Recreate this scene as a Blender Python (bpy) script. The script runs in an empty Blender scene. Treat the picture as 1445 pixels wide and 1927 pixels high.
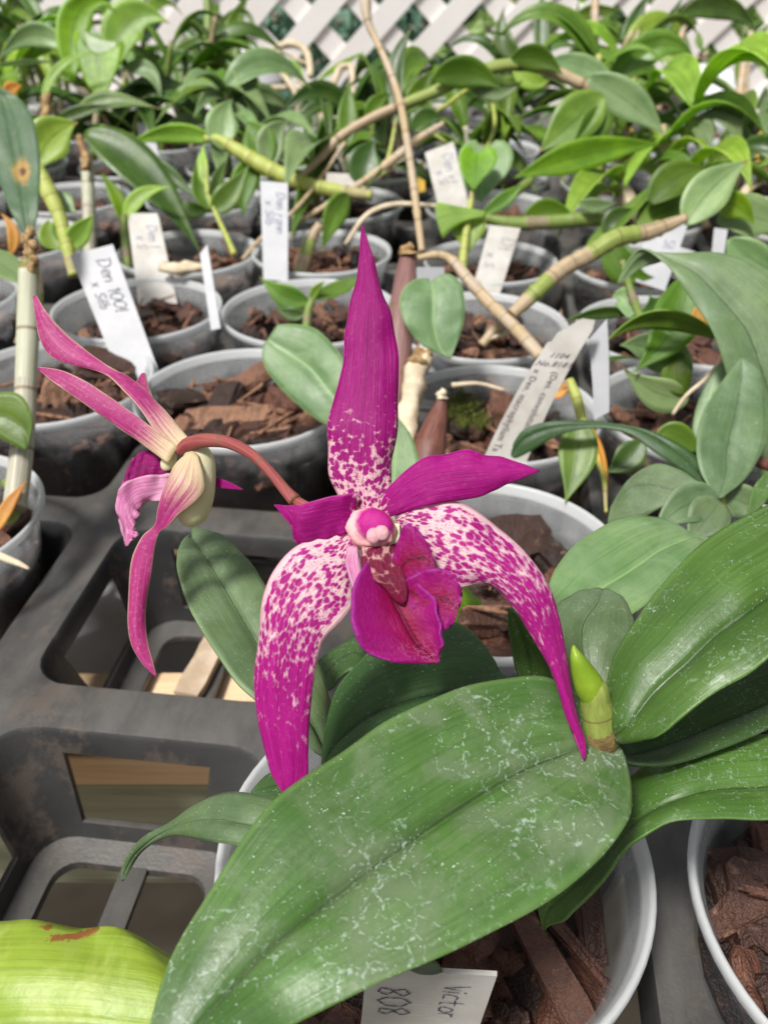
import bpy, bmesh, math, random
import numpy as np
from mathutils import Vector, noise
R = math.radians
rng = random.Random(7)
nr = np.random.RandomState(11)
sc = bpy.context.scene

# ---------------------------------------------------------------- camera
F, PITCH, H, Z0 = 1600.0, R(35), 0.18, 0.85      # focal (px of the photo), tilt, height above the pot rims, rim height
cam = bpy.data.cameras.new("camera")
cam.sensor_fit = 'VERTICAL'; cam.sensor_height = 36.0; cam.lens = F/1927*36
cam.clip_start = 0.01; cam.clip_end = 200
cam.dof.use_dof = True; cam.dof.focus_distance = 0.17; cam.dof.aperture_fstop = 24
camo = bpy.data.objects.new("camera", cam); sc.collection.objects.link(camo)
camo.location = (0, 0, Z0+H); camo.rotation_euler = (R(90)-PITCH, 0, 0)
sc.camera = camo

# ---------------------------------------------------------------- world and sun
SUN_EL, SUN_C = R(61), R(-40)          # the soft sun stands high and to the left
w = bpy.data.worlds.new("World"); sc.world = w; w.use_nodes = True
nt = w.node_tree
sky = nt.nodes.new('ShaderNodeTexSky'); sky.sky_type = 'NISHITA'; sky.sun_disc = False
sky.sun_elevation = SUN_EL; sky.sun_rotation = math.pi-SUN_C; sky.dust_density = 4; sky.air_density = 1.0
hs = nt.nodes.new('ShaderNodeHueSaturation'); hs.inputs['Saturation'].default_value = 0.25
nt.links.new(sky.outputs[0], hs.inputs['Color'])
nt.links.new(hs.outputs[0], nt.nodes['Background'].inputs[0])
nt.nodes['Background'].inputs[1].default_value = 0.075
sl = bpy.data.lights.new("sun", 'SUN'); sl.energy = 3.5; sl.angle = R(9); sl.color = (1, .97, .93)
so = bpy.data.objects.new("sun", sl); sc.collection.objects.link(so)
so.rotation_euler = (R(90)-SUN_EL, 0, SUN_C)
sc.view_settings.view_transform = 'Standard'; sc.view_settings.look = 'None'
sc.view_settings.exposure = 0.38; sc.view_settings.gamma = 1
sc.cycles.max_bounces = 8; sc.cycles.transparent_max_bounces = 16
sc.cycles.caustics_reflective = False; sc.cycles.caustics_refractive = False

# ---------------------------------------------------------------- from photo pixels to places
FW = np.array([0, math.cos(PITCH), -math.sin(PITCH)]); UP = np.array([0, math.sin(PITCH), math.cos(PITCH)])
CAM = np.array([0, 0, Z0+H])
def ray(x, y): return FW + (x-722.5)/F*np.array([1., 0, 0]) + (963.5-y)/F*UP
def PD(x, y, d): return CAM + ray(x, y)*d                 # at distance d along the view axis
def PH(x, y, h):                                          # at height h above the pot rims
    r = ray(x, y); return CAM + r*((h-H)/r[2])

# ---------------------------------------------------------------- objects
def link(o): sc.collection.objects.link(o)
def wloc(o):
    v = Vector((0, 0, 0))
    while o is not None: v = v + o.location; o = o.parent
    return v
def setp(o, label=None, cat=None, group=None, kind=None):
    if label: o['label'] = label
    if cat: o['category'] = cat
    if group: o['group'] = group
    if kind: o['kind'] = kind
    return o
def thing(name, loc, label, cat, group=None):
    o = bpy.data.objects.new(name, None); link(o); o.location = Vector([float(a) for a in loc]); o.empty_display_size = .01
    return setp(o, label, cat, group)
def mesh(name, V, Fc, mat, parent=None, loc=None, uv=None, smooth=True, tint=None, mats=None, mi=None, label=None):
    V = np.asarray(V, float)
    if loc is None: loc = (0, 0, 0) if parent is not None else V.mean(0)
    base = np.array(wloc(parent)) if parent is not None else np.zeros(3)
    off = np.array(loc, float) if parent is None else base
    me = bpy.data.meshes.new(name)
    me.from_pydata((V-off).tolist(), [], [tuple(int(i) for i in f) for f in Fc])
    for m in (mats or [mat]): me.materials.append(m)
    if uv is not None:
        ul = me.uv_layers.new(name="uv"); li = np.empty(len(me.loops), int); me.loops.foreach_get('vertex_index', li)
        ul.data.foreach_set('uv', np.asarray(uv, float)[li].ravel())
    if tint is not None:
        at = me.attributes.new('tint', 'FLOAT', 'POINT'); at.data.foreach_set('value', np.asarray(tint, float))
    if mi is not None: me.polygons.foreach_set('material_index', mi)
    me.polygons.foreach_set('use_smooth', [smooth]*len(me.polygons)); me.update()
    o = bpy.data.objects.new(name, me); link(o)
    if parent is not None: o.parent = parent
    else: o.location = Vector([float(a) for a in off])
    if label: o['label'] = label
    return o
def copy_tree(o, parent=None):
    c = o.copy(); link(c); c.parent = parent
    for ch in list(o.children): copy_tree(ch, c)
    return c

# ---------------------------------------------------------------- curves, sheets and tubes
def catmull(P, n, closed=False):
    P = np.asarray(P, float)
    seg = np.sqrt((np.diff(P, axis=0)**2).sum(1)).clip(1e-9) if P.shape[1] < 4 else np.sqrt((np.diff(P[:, 3:6] if P.shape[1] >= 6 else P, axis=0)**2).sum(1)).clip(1e-9)
    seg = np.sqrt(seg/seg.max())*1.0 + .25
    t = np.concatenate([[0], np.cumsum(seg)]); m = len(P)
    tan = np.zeros_like(P)
    for i in range(m):
        a, b = max(i-1, 0), min(i+1, m-1)
        tan[i] = (P[b]-P[a])/(t[b]-t[a])
    T = np.linspace(0, t[-1], n); out = np.zeros((n, P.shape[1]))
    k = np.clip(np.searchsorted(t, T, side='right')-1, 0, m-2)
    h = t[k+1]-t[k]; s = ((T-t[k])/h)[:, None]; h = h[:, None]
    out = (2*s**3-3*s**2+1)*P[k] + (s**3-2*s**2+s)*h*tan[k] + (-2*s**3+3*s**2)*P[k+1] + (s**3-s**2)*h*tan[k+1]
    return out
def grid_sheet(G, thick):
    """G: (nv, nu, 3) -> closed thin solid; returns V, F, uv"""
    nv, nu = G.shape[:2]
    du = np.gradient(G, axis=1); dv = np.gradient(G, axis=0)
    N = np.cross(du, dv); L = np.linalg.norm(N, axis=2, keepdims=True)
    bad = (L[..., 0] < 1e-10); N = N/np.maximum(L, 1e-10)
    if bad.any():
        ref = N[nv//2, nu//2]; N[bad] = ref
    A = (G + N*thick/2).reshape(-1, 3); B = (G - N*thick/2).reshape(-1, 3)
    U = np.stack(np.meshgrid(np.linspace(0, 1, nu), np.linspace(0, 1, nv)), -1).reshape(-1, 2)
    n = nv*nu; idx = np.arange(n).reshape(nv, nu); Fc = []
    a = idx[:-1, :-1].ravel(); b = idx[:-1, 1:].ravel(); c = idx[1:, 1:].ravel(); d = idx[1:, :-1].ravel()
    Fc += list(zip(a, b, c, d)); Fc += list(zip(d+n, c+n, b+n, a+n))
    rim = list(idx[0, :]) + list(idx[1:, -1]) + list(idx[-1, -2::-1]) + list(idx[-2:0:-1, 0])
    for i in range(len(rim)):
        p, q = rim[i], rim[(i+1) % len(rim)]; Fc.append((q, p, p+n, q+n))
    return np.vstack([A, B]), Fc, np.vstack([U, U])
def sheet(name, rows, mat, parent=None, mode='d', nu=13, nv=40, thick=.0006, crease=.0, bulge=0., ripple=0., rf=90., label=None, seed=0, **kw):
    """rows of (xl,yl, xm,ym, xr,yr, a[, el, er]) ; a = distance or height of the middle line, el/er added for the edges"""
    P = []
    fn = PD if mode == 'd' else PH
    for r in rows:
        r = list(r) + [0, 0] if len(r) == 7 else list(r)
        P.append(np.concatenate([fn(r[0], r[1], r[6]+r[7]), fn(r[2], r[3], r[6]), fn(r[4], r[5], r[6]+r[8])]))
    C = catmull(np.array(P), nv)
    u = np.linspace(0, 1, nu)
    # keep columns smooth: quadratic through left, middle, right
    G = np.zeros((nv, nu, 3)); Lf, M, Rt = C[:, 0:3], C[:, 3:6], C[:, 6:9]
    for k, t in enumerate(u):
        G[:, k] = Lf*(2*(t-.5)*(t-1)) + M*(4*t*(1-t)) + Rt*(2*t*(t-.5))
    du = np.gradient(G, axis=1); dv = np.gradient(G, axis=0); N = np.cross(du, dv)
    N = N/np.maximum(np.linalg.norm(N, axis=2, keepdims=True), 1e-10)
    mid = N[nv//2, nu//2]
    sgn = -1 if np.dot(mid, CAM-G[nv//2, nu//2]) < 0 else 1      # + towards the viewer's side
    W = np.linalg.norm(Rt-Lf, axis=1); Wn = W/max(W.max(), 1e-9)
    s = np.abs(u-.5)*2
    prof = -crease*(.55*np.exp(-(s/.05)**2)+.6*np.exp(-(s/.28)**2)) + bulge*np.sin(np.pi*np.clip(s, 0, 1))
    D = Wn[:, None]*prof[None, :]
    if ripple:
        vv = np.linspace(0, 1, nv)
        for i in range(nv):
            for k in range(nu):
                q = noise.noise(Vector((u[k]*1.7+seed*3.1, vv[i]*rf/10, seed*1.7)))
                D[i, k] += ripple*q*(.25+s[k]**2)*min(1, Wn[i]*1.5)
    G = G + sgn*N*D[..., None]
    V, Fc, UV = grid_sheet(G, thick)
    o = mesh(name, V, Fc, mat, parent, uv=UV, **kw)
    if label: o['label'] = label
    return o
def leaf(name, b, c, t, w, mat, parent=None, roll=0, fold=.25, peak=.42, mode='d', nv=22, nu=7, thick=.0006, label=None, heart=0, seed=0, wave=.0):
    """b, c, t: base, control, tip as (px, py, distance); w: full width in metres"""
    B, Cc, T = [np.array(PD(*q)) if mode == 'd' else np.array(q, float) for q in (b, c, t)]
    return leaf3(name, B, Cc, T, w, mat, parent, roll, fold, peak, nv, nu, thick, label, seed, wave, heart)
def leaf_grid(B, Cc, T, w, roll, fold, peak, nv, nu, seed=0, wave=0., heart=0, face=None):
    s = np.linspace(0, 1, nv)[:, None]
    S = (1-s)**2*B + 2*s*(1-s)*Cc + s**2*T
    tg = np.gradient(S, axis=0); tg /= np.linalg.norm(tg, axis=1, keepdims=True).clip(1e-9)
    if face is None: vw = CAM - S
    else: vw = np.tile(face, (nv, 1))
    side = np.cross(tg, vw); side /= np.linalg.norm(side, axis=1, keepdims=True).clip(1e-9)
    nn = np.cross(side, tg); r = R(roll)
    sd = side*math.cos(r) + nn*math.sin(r); nn = np.cross(sd, tg)
    x = s[:, 0]; a = math.log(.5)/math.log(peak)
    prof = np.sin(np.pi*np.clip(x, 0, 1)**a)**np.where(x < peak, .8, 1.3)
    prof = np.maximum(prof, .10*(1-x)**.3*(x < .3))
    if heart: prof = np.maximum(prof, (x > .6)*np.sqrt(np.clip(1-((x-.6)/.4)**4, 0, 1))*.93)
    u = np.linspace(-1, 1, nu); G = np.zeros((nv, nu, 3))
    for k, t in enumerate(u):
        off = fold*abs(t)**1.5*w/2*prof
        if wave: off = off + wave*w*np.sin(x*11+seed*2+t*2)*abs(t)
        G[:, k] = S + sd*(t*w/2*prof)[:, None] + nn*off[:, None]
        if heart: G[:, k] += tg*(heart*w*abs(t)*x**8)[:, None]
    return G
def leaf3(name, B, Cc, T, w, mat, parent=None, roll=0, fold=.25, peak=.42, nv=22, nu=7, thick=.0006, label=None, seed=0, wave=0., heart=0, face=None):
    G = leaf_grid(B, Cc, T, w, roll, fold, peak, nv, nu, seed, wave, heart, face)
    V, Fc, UV = grid_sheet(G, thick)
    o = mesh(name, V, Fc, mat, parent, uv=UV)
    if label: o['label'] = label
    return o
def tube_geo(P, rad, nseg=10, caps=True, jit=0., seed=0):
    P = np.asarray(P, float); n = len(P)
    rad = np.asarray(rad, float)*np.ones(n)
    tg = np.gradient(P, axis=0); tg /= np.linalg.norm(tg, axis=1, keepdims=True).clip(1e-9)
    ref = np.array([.31, .2, .93]) if abs(tg[0][2]) < .9 else np.array([1., .1, 0])
    V = []; UV = []
    L = np.concatenate([[0], np.cumsum(np.linalg.norm(np.diff(P, axis=0), axis=1))]); L /= max(L[-1], 1e-9)
    s = None
    for i in range(n):
        s = np.cross(tg[i], ref) if s is None else s - tg[i]*np.dot(s, tg[i])
        s /= np.linalg.norm(s); q = np.cross(tg[i], s)
        for k in range(nseg):
            a = 2*math.pi*k/nseg
            rr = rad[i]*(1+(jit*noise.noise(Vector((math.cos(a)*1.5, math.sin(a)*1.5+seed, i*.35))) if jit else 0))
            V.append(P[i] + rr*(math.cos(a)*s + math.sin(a)*q)); UV.append((min(k, nseg-k)/nseg*2, L[i]))
    Fc = [(i*nseg+k, i*nseg+(k+1) % nseg, (i+1)*nseg+(k+1) % nseg, (i+1)*nseg+k) for i in range(n-1) for k in range(nseg)]
    if caps:
        Fc.append(tuple(range(nseg))[::-1]); Fc.append(tuple(range((n-1)*nseg, n*nseg)))
    return np.array(V), Fc, np.array(UV)
def tube(name, pts, mat, parent=None, nseg=12, n=30, mode='px', nodes=0, jit=0., label=None, seed=0, **kw):
    """pts of (px, py, distance, radius m) or (x, y, z, radius) in metres"""
    A = []
    for p in pts:
        q = PD(*p[:3]) if mode == 'px' else np.array(p[:3], float); A.append(list(q)+[p[3]])
    A = np.array(A)
    C = catmull_tube(A, n); rad = C[:, 3].copy()
    if nodes:
        x = np.linspace(0, 1, n)*nodes; f = np.abs(x-np.round(x)); rad *= 1+.22*np.exp(-(f/.07)**2)-.05*np.cos(x*2*math.pi)
    V, Fc, UV = tube_geo(C[:, :3], rad, nseg, True, jit, seed)
    o = mesh(name, V, Fc, mat, parent, uv=UV, **kw)
    if label: o['label'] = label
    return o
def catmull_tube(A, n):
    m = len(A); seg = np.linalg.norm(np.diff(A[:, :3], axis=0), axis=1).clip(1e-6); t = np.concatenate([[0], np.cumsum(seg)])
    tan = np.zeros_like(A)
    for i in range(m):
        a, b = max(i-1, 0), min(i+1, m-1); tan[i] = (A[b]-A[a])/(t[b]-t[a])
    T = np.linspace(0, t[-1], n); k = np.clip(np.searchsorted(t, T, side='right')-1, 0, m-2)
    h = t[k+1]-t[k]; s = ((T-t[k])/h)[:, None]; h = h[:, None]
    return (2*s**3-3*s**2+1)*A[k] + (s**3-2*s**2+s)*h*tan[k] + (-2*s**3+3*s**2)*A[k+1] + (s**3-s**2)*h*tan[k+1]
def lathe(prof, nseg=48):
    """prof: list of (r, z) -> V, F"""
    V = []; n = len(prof)
    for r, z in prof:
        for k in range(nseg):
            a = 2*math.pi*k/nseg; V.append((r*math.cos(a), r*math.sin(a), z))
    Fc = [(i*nseg+k, i*nseg+(k+1) % nseg, (i+1)*nseg+(k+1) % nseg, (i+1)*nseg+k) for i in range(n-1) for k in range(nseg)]
    return np.array(V), Fc
def ball_geo(c, ax, seed=0, jit=.0, nu=20, nv=14):
    """ellipsoid with three axis vectors (rows of ax)"""
    ax = np.asarray(ax, float); V = []; UV = []
    for i in range(nv+1):
        th = math.pi*i/nv
        for k in range(nu):
            ph = 2*math.pi*k/nu
            d = np.array([math.sin(th)*math.cos(ph), math.sin(th)*math.sin(ph), math.cos(th)])
            q = 1+(jit*noise.noise(Vector(d*2.3+seed)) if jit else 0)
            V.append(np.array(c)+q*(d @ ax)); UV.append((k/nu, i/nv))
    Fc = [(i*nu+k, (i+1)*nu+k, (i+1)*nu+(k+1) % nu, i*nu+(k+1) % nu) for i in range(nv) for k in range(nu)]
    return np.array(V), Fc, np.array(UV)

# ---------------------------------------------------------------- materials
class NT:
    def __init__(s, name):
        s.m = bpy.data.materials.new(name); s.m.use_nodes = True; s.t = s.m.node_tree; s.n = s.t.nodes
        s.b = s.n['Principled BSDF']; s.out = s.n['Material Output']
    def a(s, ty, **k):
        x = s.n.new('ShaderNode'+ty)
        for p, v in k.items():
            if p.startswith('_'): setattr(x, p[1:], v)
            else: s.put(x, p, v)
        return x
    def put(s, x, p, v):
        if p.startswith('i') and p[1:].isdigit(): inp = x.inputs[int(p[1:])]
        else: inp = x.inputs[p.replace('__', ' ')]
        if isinstance(v, bpy.types.NodeSocket): s.t.links.new(v, inp)
        elif isinstance(v, bpy.types.Node): s.t.links.new(v.outputs[0], inp)
        else:
            if isinstance(v, (tuple, list)) and len(v) == 3 and inp.type == 'RGBA': v = (*v, 1)
            inp.default_value = v
    def math(s, op, a, b=0., c=None, clamp=False):
        x = s.a('Math', _operation=op, i0=a, i1=b)
        x.use_clamp = clamp
        if c is not None: s.put(x, 'i2', c)
        return x.outputs[0]
    def ramp(s, v, lo, hi, a=0., b=1.):
        x = s.a('MapRange', i0=v, i1=lo, i2=hi, i3=a, i4=b); x.interpolation_type = 'SMOOTHSTEP'; return x.outputs[0]
    def mix(s, f, A, B):
        x = s.a('Mix', _data_type='RGBA'); s.put(x, 'i0', f); s.put(x, 'i6', A); s.put(x, 'i7', B); return x.outputs[2]
    def noise(s, vec, scale, detail=3., rough=.55, dist=0.):
        return s.a('TexNoise', Vector=vec, Scale=scale, Detail=detail, Roughness=rough, Distortion=dist).outputs[0]
    def obj(s): return s.a('TexCoord').outputs['Object']
    def uv(s): return s.a('TexCoord').outputs['UV']
    def bump(s, h, st=.3, dist=.001): return s.a('Bump', Strength=st, Distance=dist, Height=h)
def scalev(N, v, sx, sy, sz=1.): return N.a('Mapping', Vector=v, Scale=(sx, sy, sz)).outputs[0]

def leaf_mat(name, c1, c2, dust=0., crack=0., rough=.38, trans=.25, bloom=None, rib=.6, brown=0., spot=None, spec=.5, scars=None):
    N = NT(name); o = N.obj(); uv = N.uv()
    sx = N.a('SeparateXYZ', Vector=uv); u, v = sx.outputs[0], sx.outputs[1]
    big = N.noise(o, 45, 3, .6); col = N.mix(N.ramp(big, .38, .65), c1, c2)
    st = N.noise(scalev(N, uv, 46, 2.2), 1, 3, .6)
    dk = tuple(x*.66 for x in c1)
    rnd = N.a('ObjectInfo').outputs['Random']; hv = N.a('HueSaturation', Color=col, Hue=N.math('ADD', .487, N.math('MULTIPLY', rnd, .026)), Saturation=1.0, Value=N.math('ADD', .8, N.math('MULTIPLY', N.math('FRACT', N.math('MULTIPLY', rnd, 7.3)), .38))); col = hv.outputs[0]
    if name.startswith('back_leaf'):
        tipf = N.math('MULTIPLY', N.ramp(N.math('ADD', v, N.math('MULTIPLY', N.noise(o, 120, 3), .14)), .97, 1.06), N.ramp(N.math('FRACT', N.math('MULTIPLY', rnd, 13.7)), .55, .6)); col = N.mix(tipf, col, (.30, .17, .05))
    col = N.mix(N.math('MULTIPLY', N.ramp(st, .42, .66), .45), col, dk)
    if bloom:
        bl = N.ramp(N.noise(o, 70, 4, .65, .6), .42, .66)
        col = N.mix(N.math('MULTIPLY', bl, bloom[3]), col, bloom[:3])
    d = N.math('ABSOLUTE', N.math('SUBTRACT', u, .5))
    mid = N.math('MAXIMUM', N.ramp(d, .006, .016, 1.7, 0), N.ramp(d, .006, .05, .5, 0))
    side = N.ramp(d, .46, .497)
    lt = tuple(min(1, x*1.6+.02) for x in c2)
    col = N.mix(N.math('MULTIPLY', mid, rib*.85, clamp=True), col, tuple(x*.42 for x in c1) if rib > 0 else lt) if rib >= 0 else N.mix(N.math('MULTIPLY', mid, -rib), col, lt)
    col = N.mix(N.math('MULTIPLY', side, .5), col, lt)
    ml = N.math('MULTIPLY', N.ramp(N.math('ABSOLUTE', N.math('SUBTRACT', u, .515)), .003, .010, 1, 0), N.ramp(N.noise(o, 200, 3), .4, .6)); col = N.mix(N.math('MULTIPLY', ml, .35), col, lt)  # pale line along one side of the midrib: groove's lit flank painted in
    rg = rough
    if dust:
        f1 = N.ramp(N.noise(o, 2300, 2, .5), .66, .74); f2 = N.ramp(N.noise(o, 160, 3, .6), .4, .62)
        f = N.math('MULTIPLY', N.math('MULTIPLY', f1, f2), dust)
        col = N.mix(f, col, (.62, .7, .62))
    if crack:
        w_ = N.a('VectorMath', _operation='ADD'); nz = N.a('TexNoise', Vector=o, Scale=330., Detail=3.)
        sc_ = N.a('VectorMath', _operation='SCALE', i0=nz.outputs['Color']); sc_.inputs['Scale'].default_value = .0045
        N.put(w_, 'i0', o); N.put(w_, 'i1', sc_)
        ed = N.a('TexVoronoi', _feature='DISTANCE_TO_EDGE', Vector=w_, Scale=230.).outputs[0]
        ln = N.ramp(N.math('ADD', ed, N.math('MULTIPLY', N.noise(o, 900, 3), .05)), .02, .095, 1, 0)
        ed2 = N.a('TexVoronoi', _feature='DISTANCE_TO_EDGE', Vector=w_, Scale=620.).outputs[0]; ln = N.math('MAXIMUM', ln, N.math('MULTIPLY', N.ramp(ed2, .0, .06, 1, 0), N.ramp(N.noise(o, 240, 3), .52, .68, 0, .8)))
        br = N.ramp(N.noise(o, 1300, 3, .7), .44, .62)
        pt = N.ramp(N.noise(o, 70, 3, .6), .43, .6)
        f = N.math('MULTIPLY', N.math('MULTIPLY', N.math('MULTIPLY', ln, br), pt), crack*.75)
        col = N.mix(f, col, (.50, .60, .52))
        film = N.ramp(ed, .02, .25, .0, 1)
        fm = N.math('MULTIPLY', N.math('MULTIPLY', film, pt), .16*crack)
        col = N.mix(fm, col, (.20, .26, .14))
    if brown:
        bs = N.ramp(N.noise(scalev(N, o, 1.0, 1.0), 90, 4, .7, 1.), .62, .72); col = N.mix(N.math('MULTIPLY', bs, brown), col, (.22, .09, .03))
    if spot:                                              # a lesion at (u, v) with radius
        cu, cv, ru, rv = spot
        a = N.math('POWER', N.math('DIVIDE', N.math('SUBTRACT', u, cu), ru), 2.); b = N.math('POWER', N.math('DIVIDE', N.math('SUBTRACT', v, cv), rv), 2.)
        dd = N.math('ADD', N.math('SQRT', N.math('ADD', a, b)), N.math('MULTIPLY', N.noise(o, 240, 3), .9))
        col = N.mix(N.ramp(dd, .9, 1.5, 1, 0), col, (.42, .26, .06)); col = N.mix(N.ramp(dd, .65, .95, 1, 0), col, (.12, .05, .02))
    for (pa, pb, rr) in (scars or []):                    # reddish scars between two points of the leaf
        ba = [pb[k]-pa[k] for k in range(3)]; l2 = sum(x*x for x in ba)
        pv = N.a('VectorMath', _operation='SUBTRACT', i0=o, i1=tuple(pa)).outputs[0]
        h_ = N.math('DIVIDE', N.a('VectorMath', _operation='DOT_PRODUCT', i0=pv, i1=tuple(ba)).outputs['Value'], l2, clamp=True)
        cl_ = N.a('VectorMath', _operation='SCALE', i0=tuple(ba)); N.put(cl_, 'Scale', h_)
        ds = N.a('VectorMath', _operation='LENGTH', i0=N.a('VectorMath', _operation='SUBTRACT', i0=pv, i1=cl_).outputs[0]).outputs['Value']
        ds = N.math('ADD', N.math('DIVIDE', ds, rr), N.math('MULTIPLY', N.math('SUBTRACT', N.noise(o, 900, 4, .7), .5), 3.2))
        col = N.mix(N.ramp(ds, .7, 1.25, .9, 0), col, (.26, .07, .02))
    N.put(N.b, 'Base Color', col); N.put(N.b, 'Roughness', N.math('ADD', N.math('MULTIPLY', N.noise(o, 300, 3), .25), rg-.1))
    N.put(N.b, 'Specular IOR Level', spec)
    hgt = N.math('ADD', N.math('MULTIPLY', st, .35), N.math('MULTIPLY', N.noise(o, 900, 3), .3))
    hgt = N.math('ADD', hgt, N.math('MULTIPLY', N.noise(o, 130, 2), .7))
    bp = N.bump(hgt, .35, .0007)
    N.put(N.b, 'Normal', bp)
    tr = N.a('BsdfTranslucent', Color=N.a('HueSaturation', Color=col, Saturation=1.25, Value=2.1).outputs[0])
    mx = N.a('MixShader', i0=trans, i1=N.b, i2=tr); N.put(N.out, 'Surface', mx)
    return N.m
def spot_mat(name, v1, cells=(12, 42), base=.34, stretch=1., pale=(.82, .53, .56), mag=(.40, .006, .20), mag2=(.27, .0, .15), edge=.0, pw=1.5, rough=.5, trans=.3):
    N = NT(name); uv = N.uv(); o = N.obj()
    sx = N.a('SeparateXYZ', Vector=uv); u, v = sx.outputs[0], sx.outputs[1]
    q = scalev(N, uv, cells[0], cells[1])
    nz = N.a('TexNoise', Vector=q, Scale=1.1, Detail=3.)
    wv = N.a('VectorMath', _operation='MULTIPLY_ADD'); N.put(wv, 'i0', nz.outputs['Color']); N.put(wv, 'i1', (.9, .9, 0)); N.put(wv, 'i2', q)
    vo = N.a('TexVoronoi', Vector=wv, Scale=1.)
    t = N.math('POWER', N.math('DIVIDE', v, v1, clamp=True), pw)
    st = N.noise(scalev(N, uv, cells[0]*2.2, cells[1]*.22), 1, 3, .6)
    thr = N.math('ADD', N.math('MULTIPLY', t, 1.0), base)
    thr = N.math('ADD', thr, N.math('MULTIPLY', N.math('SUBTRACT', st, .5), N.math('MULTIPLY', t, .9*stretch)))
    thr = N.math('ADD', thr, N.math('MULTIPLY', N.math('SUBTRACT', N.noise(scalev(N, uv, 4, 9), 1, 2), .5), .45))
    d = N.math('ABSOLUTE', N.math('SUBTRACT', u, .5))
    if edge:
        e = N.math('MULTIPLY', N.ramp(d, .40, .49), N.ramp(v, .15, .75, edge, 0)); thr = N.math('SUBTRACT', thr, e)
    f = N.a('MapRange', i0=N.math('SUBTRACT', thr, vo.outputs['Distance']), i1=N.ramp(v, .0, .6, -.09, -.25), i2=N.ramp(v, .0, .6, .09, .20)).outputs[0]
    vo2 = N.a('TexVoronoi', Vector=wv, Scale=2.1); f_s = N.a('MapRange', i0=N.math('SUBTRACT', N.math('MULTIPLY', thr, .62), vo2.outputs['Distance']), i1=-.06, i2=.14).outputs[0]
    f = N.math('MAXIMUM', f, N.math('MULTIPLY', f_s, .85))
    stain = N.math('MULTIPLY', N.ramp(N.noise(scalev(N, uv, cells[0]*.7, cells[1]*.35), 1, 4, .6), .35, .75), N.ramp(v, .0, .5, .10, .55))
    f = N.math('MAXIMUM', f, stain)
    tone = N.ramp(N.noise(scalev(N, uv, 22, 3), 1, 4, .65), .35, .7)
    mg = N.mix(tone, mag, mag2)
    fine = N.noise(scalev(N, uv, 48, 5), 1, 4, .7); mg = N.mix(N.math('MULTIPLY', N.ramp(fine, .52, .72), .38), mg, tuple(min(1, x*1.35+.06) for x in mag))
    mg = N.mix(N.math('MULTIPLY', N.ramp(N.noise(o, 1300, 2), .55, .75), .25), mg, (.62, .08, .40))
    fin = N.mix(f, pale, mg)
    rimf = N.math('MULTIPLY', N.ramp(d, .485, .499), .55); fin = N.mix(rimf, fin, tuple(min(1, x*1.5+.12) for x in mag))
    N.put(N.b, 'Base Color', fin); N.put(N.b, 'Roughness', rough); N.put(N.b, 'Specular IOR Level', .25)
    try:
        N.put(N.b, 'Sheen Weight', .05); N.put(N.b, 'Sheen Roughness', .4); N.put(N.b, 'Sheen Tint', (1, .6, .85))
    except Exception: pass
    h = N.math('ADD', N.math('MULTIPLY', N.noise(scalev(N, uv, 40, 3), 1, 3), 2.0), N.math('MULTIPLY', N.noise(o, 1500, 2), .35))
    N.put(N.b, 'Normal', N.bump(h, .38, .0004))
    tr = N.a('BsdfTranslucent', Color=fin); N.put(N.out, 'Surface', N.a('MixShader', i0=trans, i1=N.b, i2=tr))
    return N.m
def back_mat(name, c1, c2, c3):                            # outer faces of petals: pink with pale veins
    N = NT(name); uv = N.uv(); o = N.obj(); sx = N.a('SeparateXYZ', Vector=uv); v = sx.outputs[1]; u = sx.outputs[0]
    st = N.noise(scalev(N, uv, 16, 2.), 1, 4, .65)
    col = N.mix(N.ramp(st, .35, .62), c1, c2)
    col = N.mix(N.ramp(N.noise(o, 1100, 3, .7), .5, .8, 0, .45), col, (.72, .3, .5))
    g = N.math('ADD', v, N.math('MULTIPLY', N.math('SUBTRACT', st, .5), .5))
    col = N.mix(N.ramp(g, .0, .27, .9, 0), col, c3)
    d = N.math('ABSOLUTE', N.math('SUBTRACT', u, .5)); col = N.mix(N.math('MULTIPLY', N.ramp(d, .42, .49), .6), col, c3)
    N.put(N.b, 'Base Color', col); N.put(N.b, 'Roughness', .45); N.put(N.b, 'Specular IOR Level', .3)
    N.put(N.b, 'Normal', N.bump(N.math('ADD', st, N.noise(o, 900, 3)), .35, .0004))
    N.put(N.out, 'Surface', N.a('MixShader', i0=.2, i1=N.b, i2=N.a('BsdfTranslucent', Color=col)))
    return N.m
def plain_mat(name, c1, c2, scale=60., rough=.5, bump=.2, bd=.001, spec=.4, trans=0., stretch=None, detail=4.):
    N = NT(name); o = N.obj(); q = scalev(N, o, *stretch) if stretch else o
    f = N.ramp(N.noise(q, scale, detail, .6), .35, .68)
    col = N.mix(f, c1, c2)
    N.put(N.b, 'Base Color', col); N.put(N.b, 'Roughness', rough); N.put(N.b, 'Specular IOR Level', spec)
    N.put(N.b, 'Normal', N.bump(N.noise(q, scale*4, 4, .65), bump, bd))
    if trans: N.put(N.out, 'Surface', N.a('MixShader', i0=trans, i1=N.b, i2=N.a('BsdfTranslucent', Color=col)))
    return N.m
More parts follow.
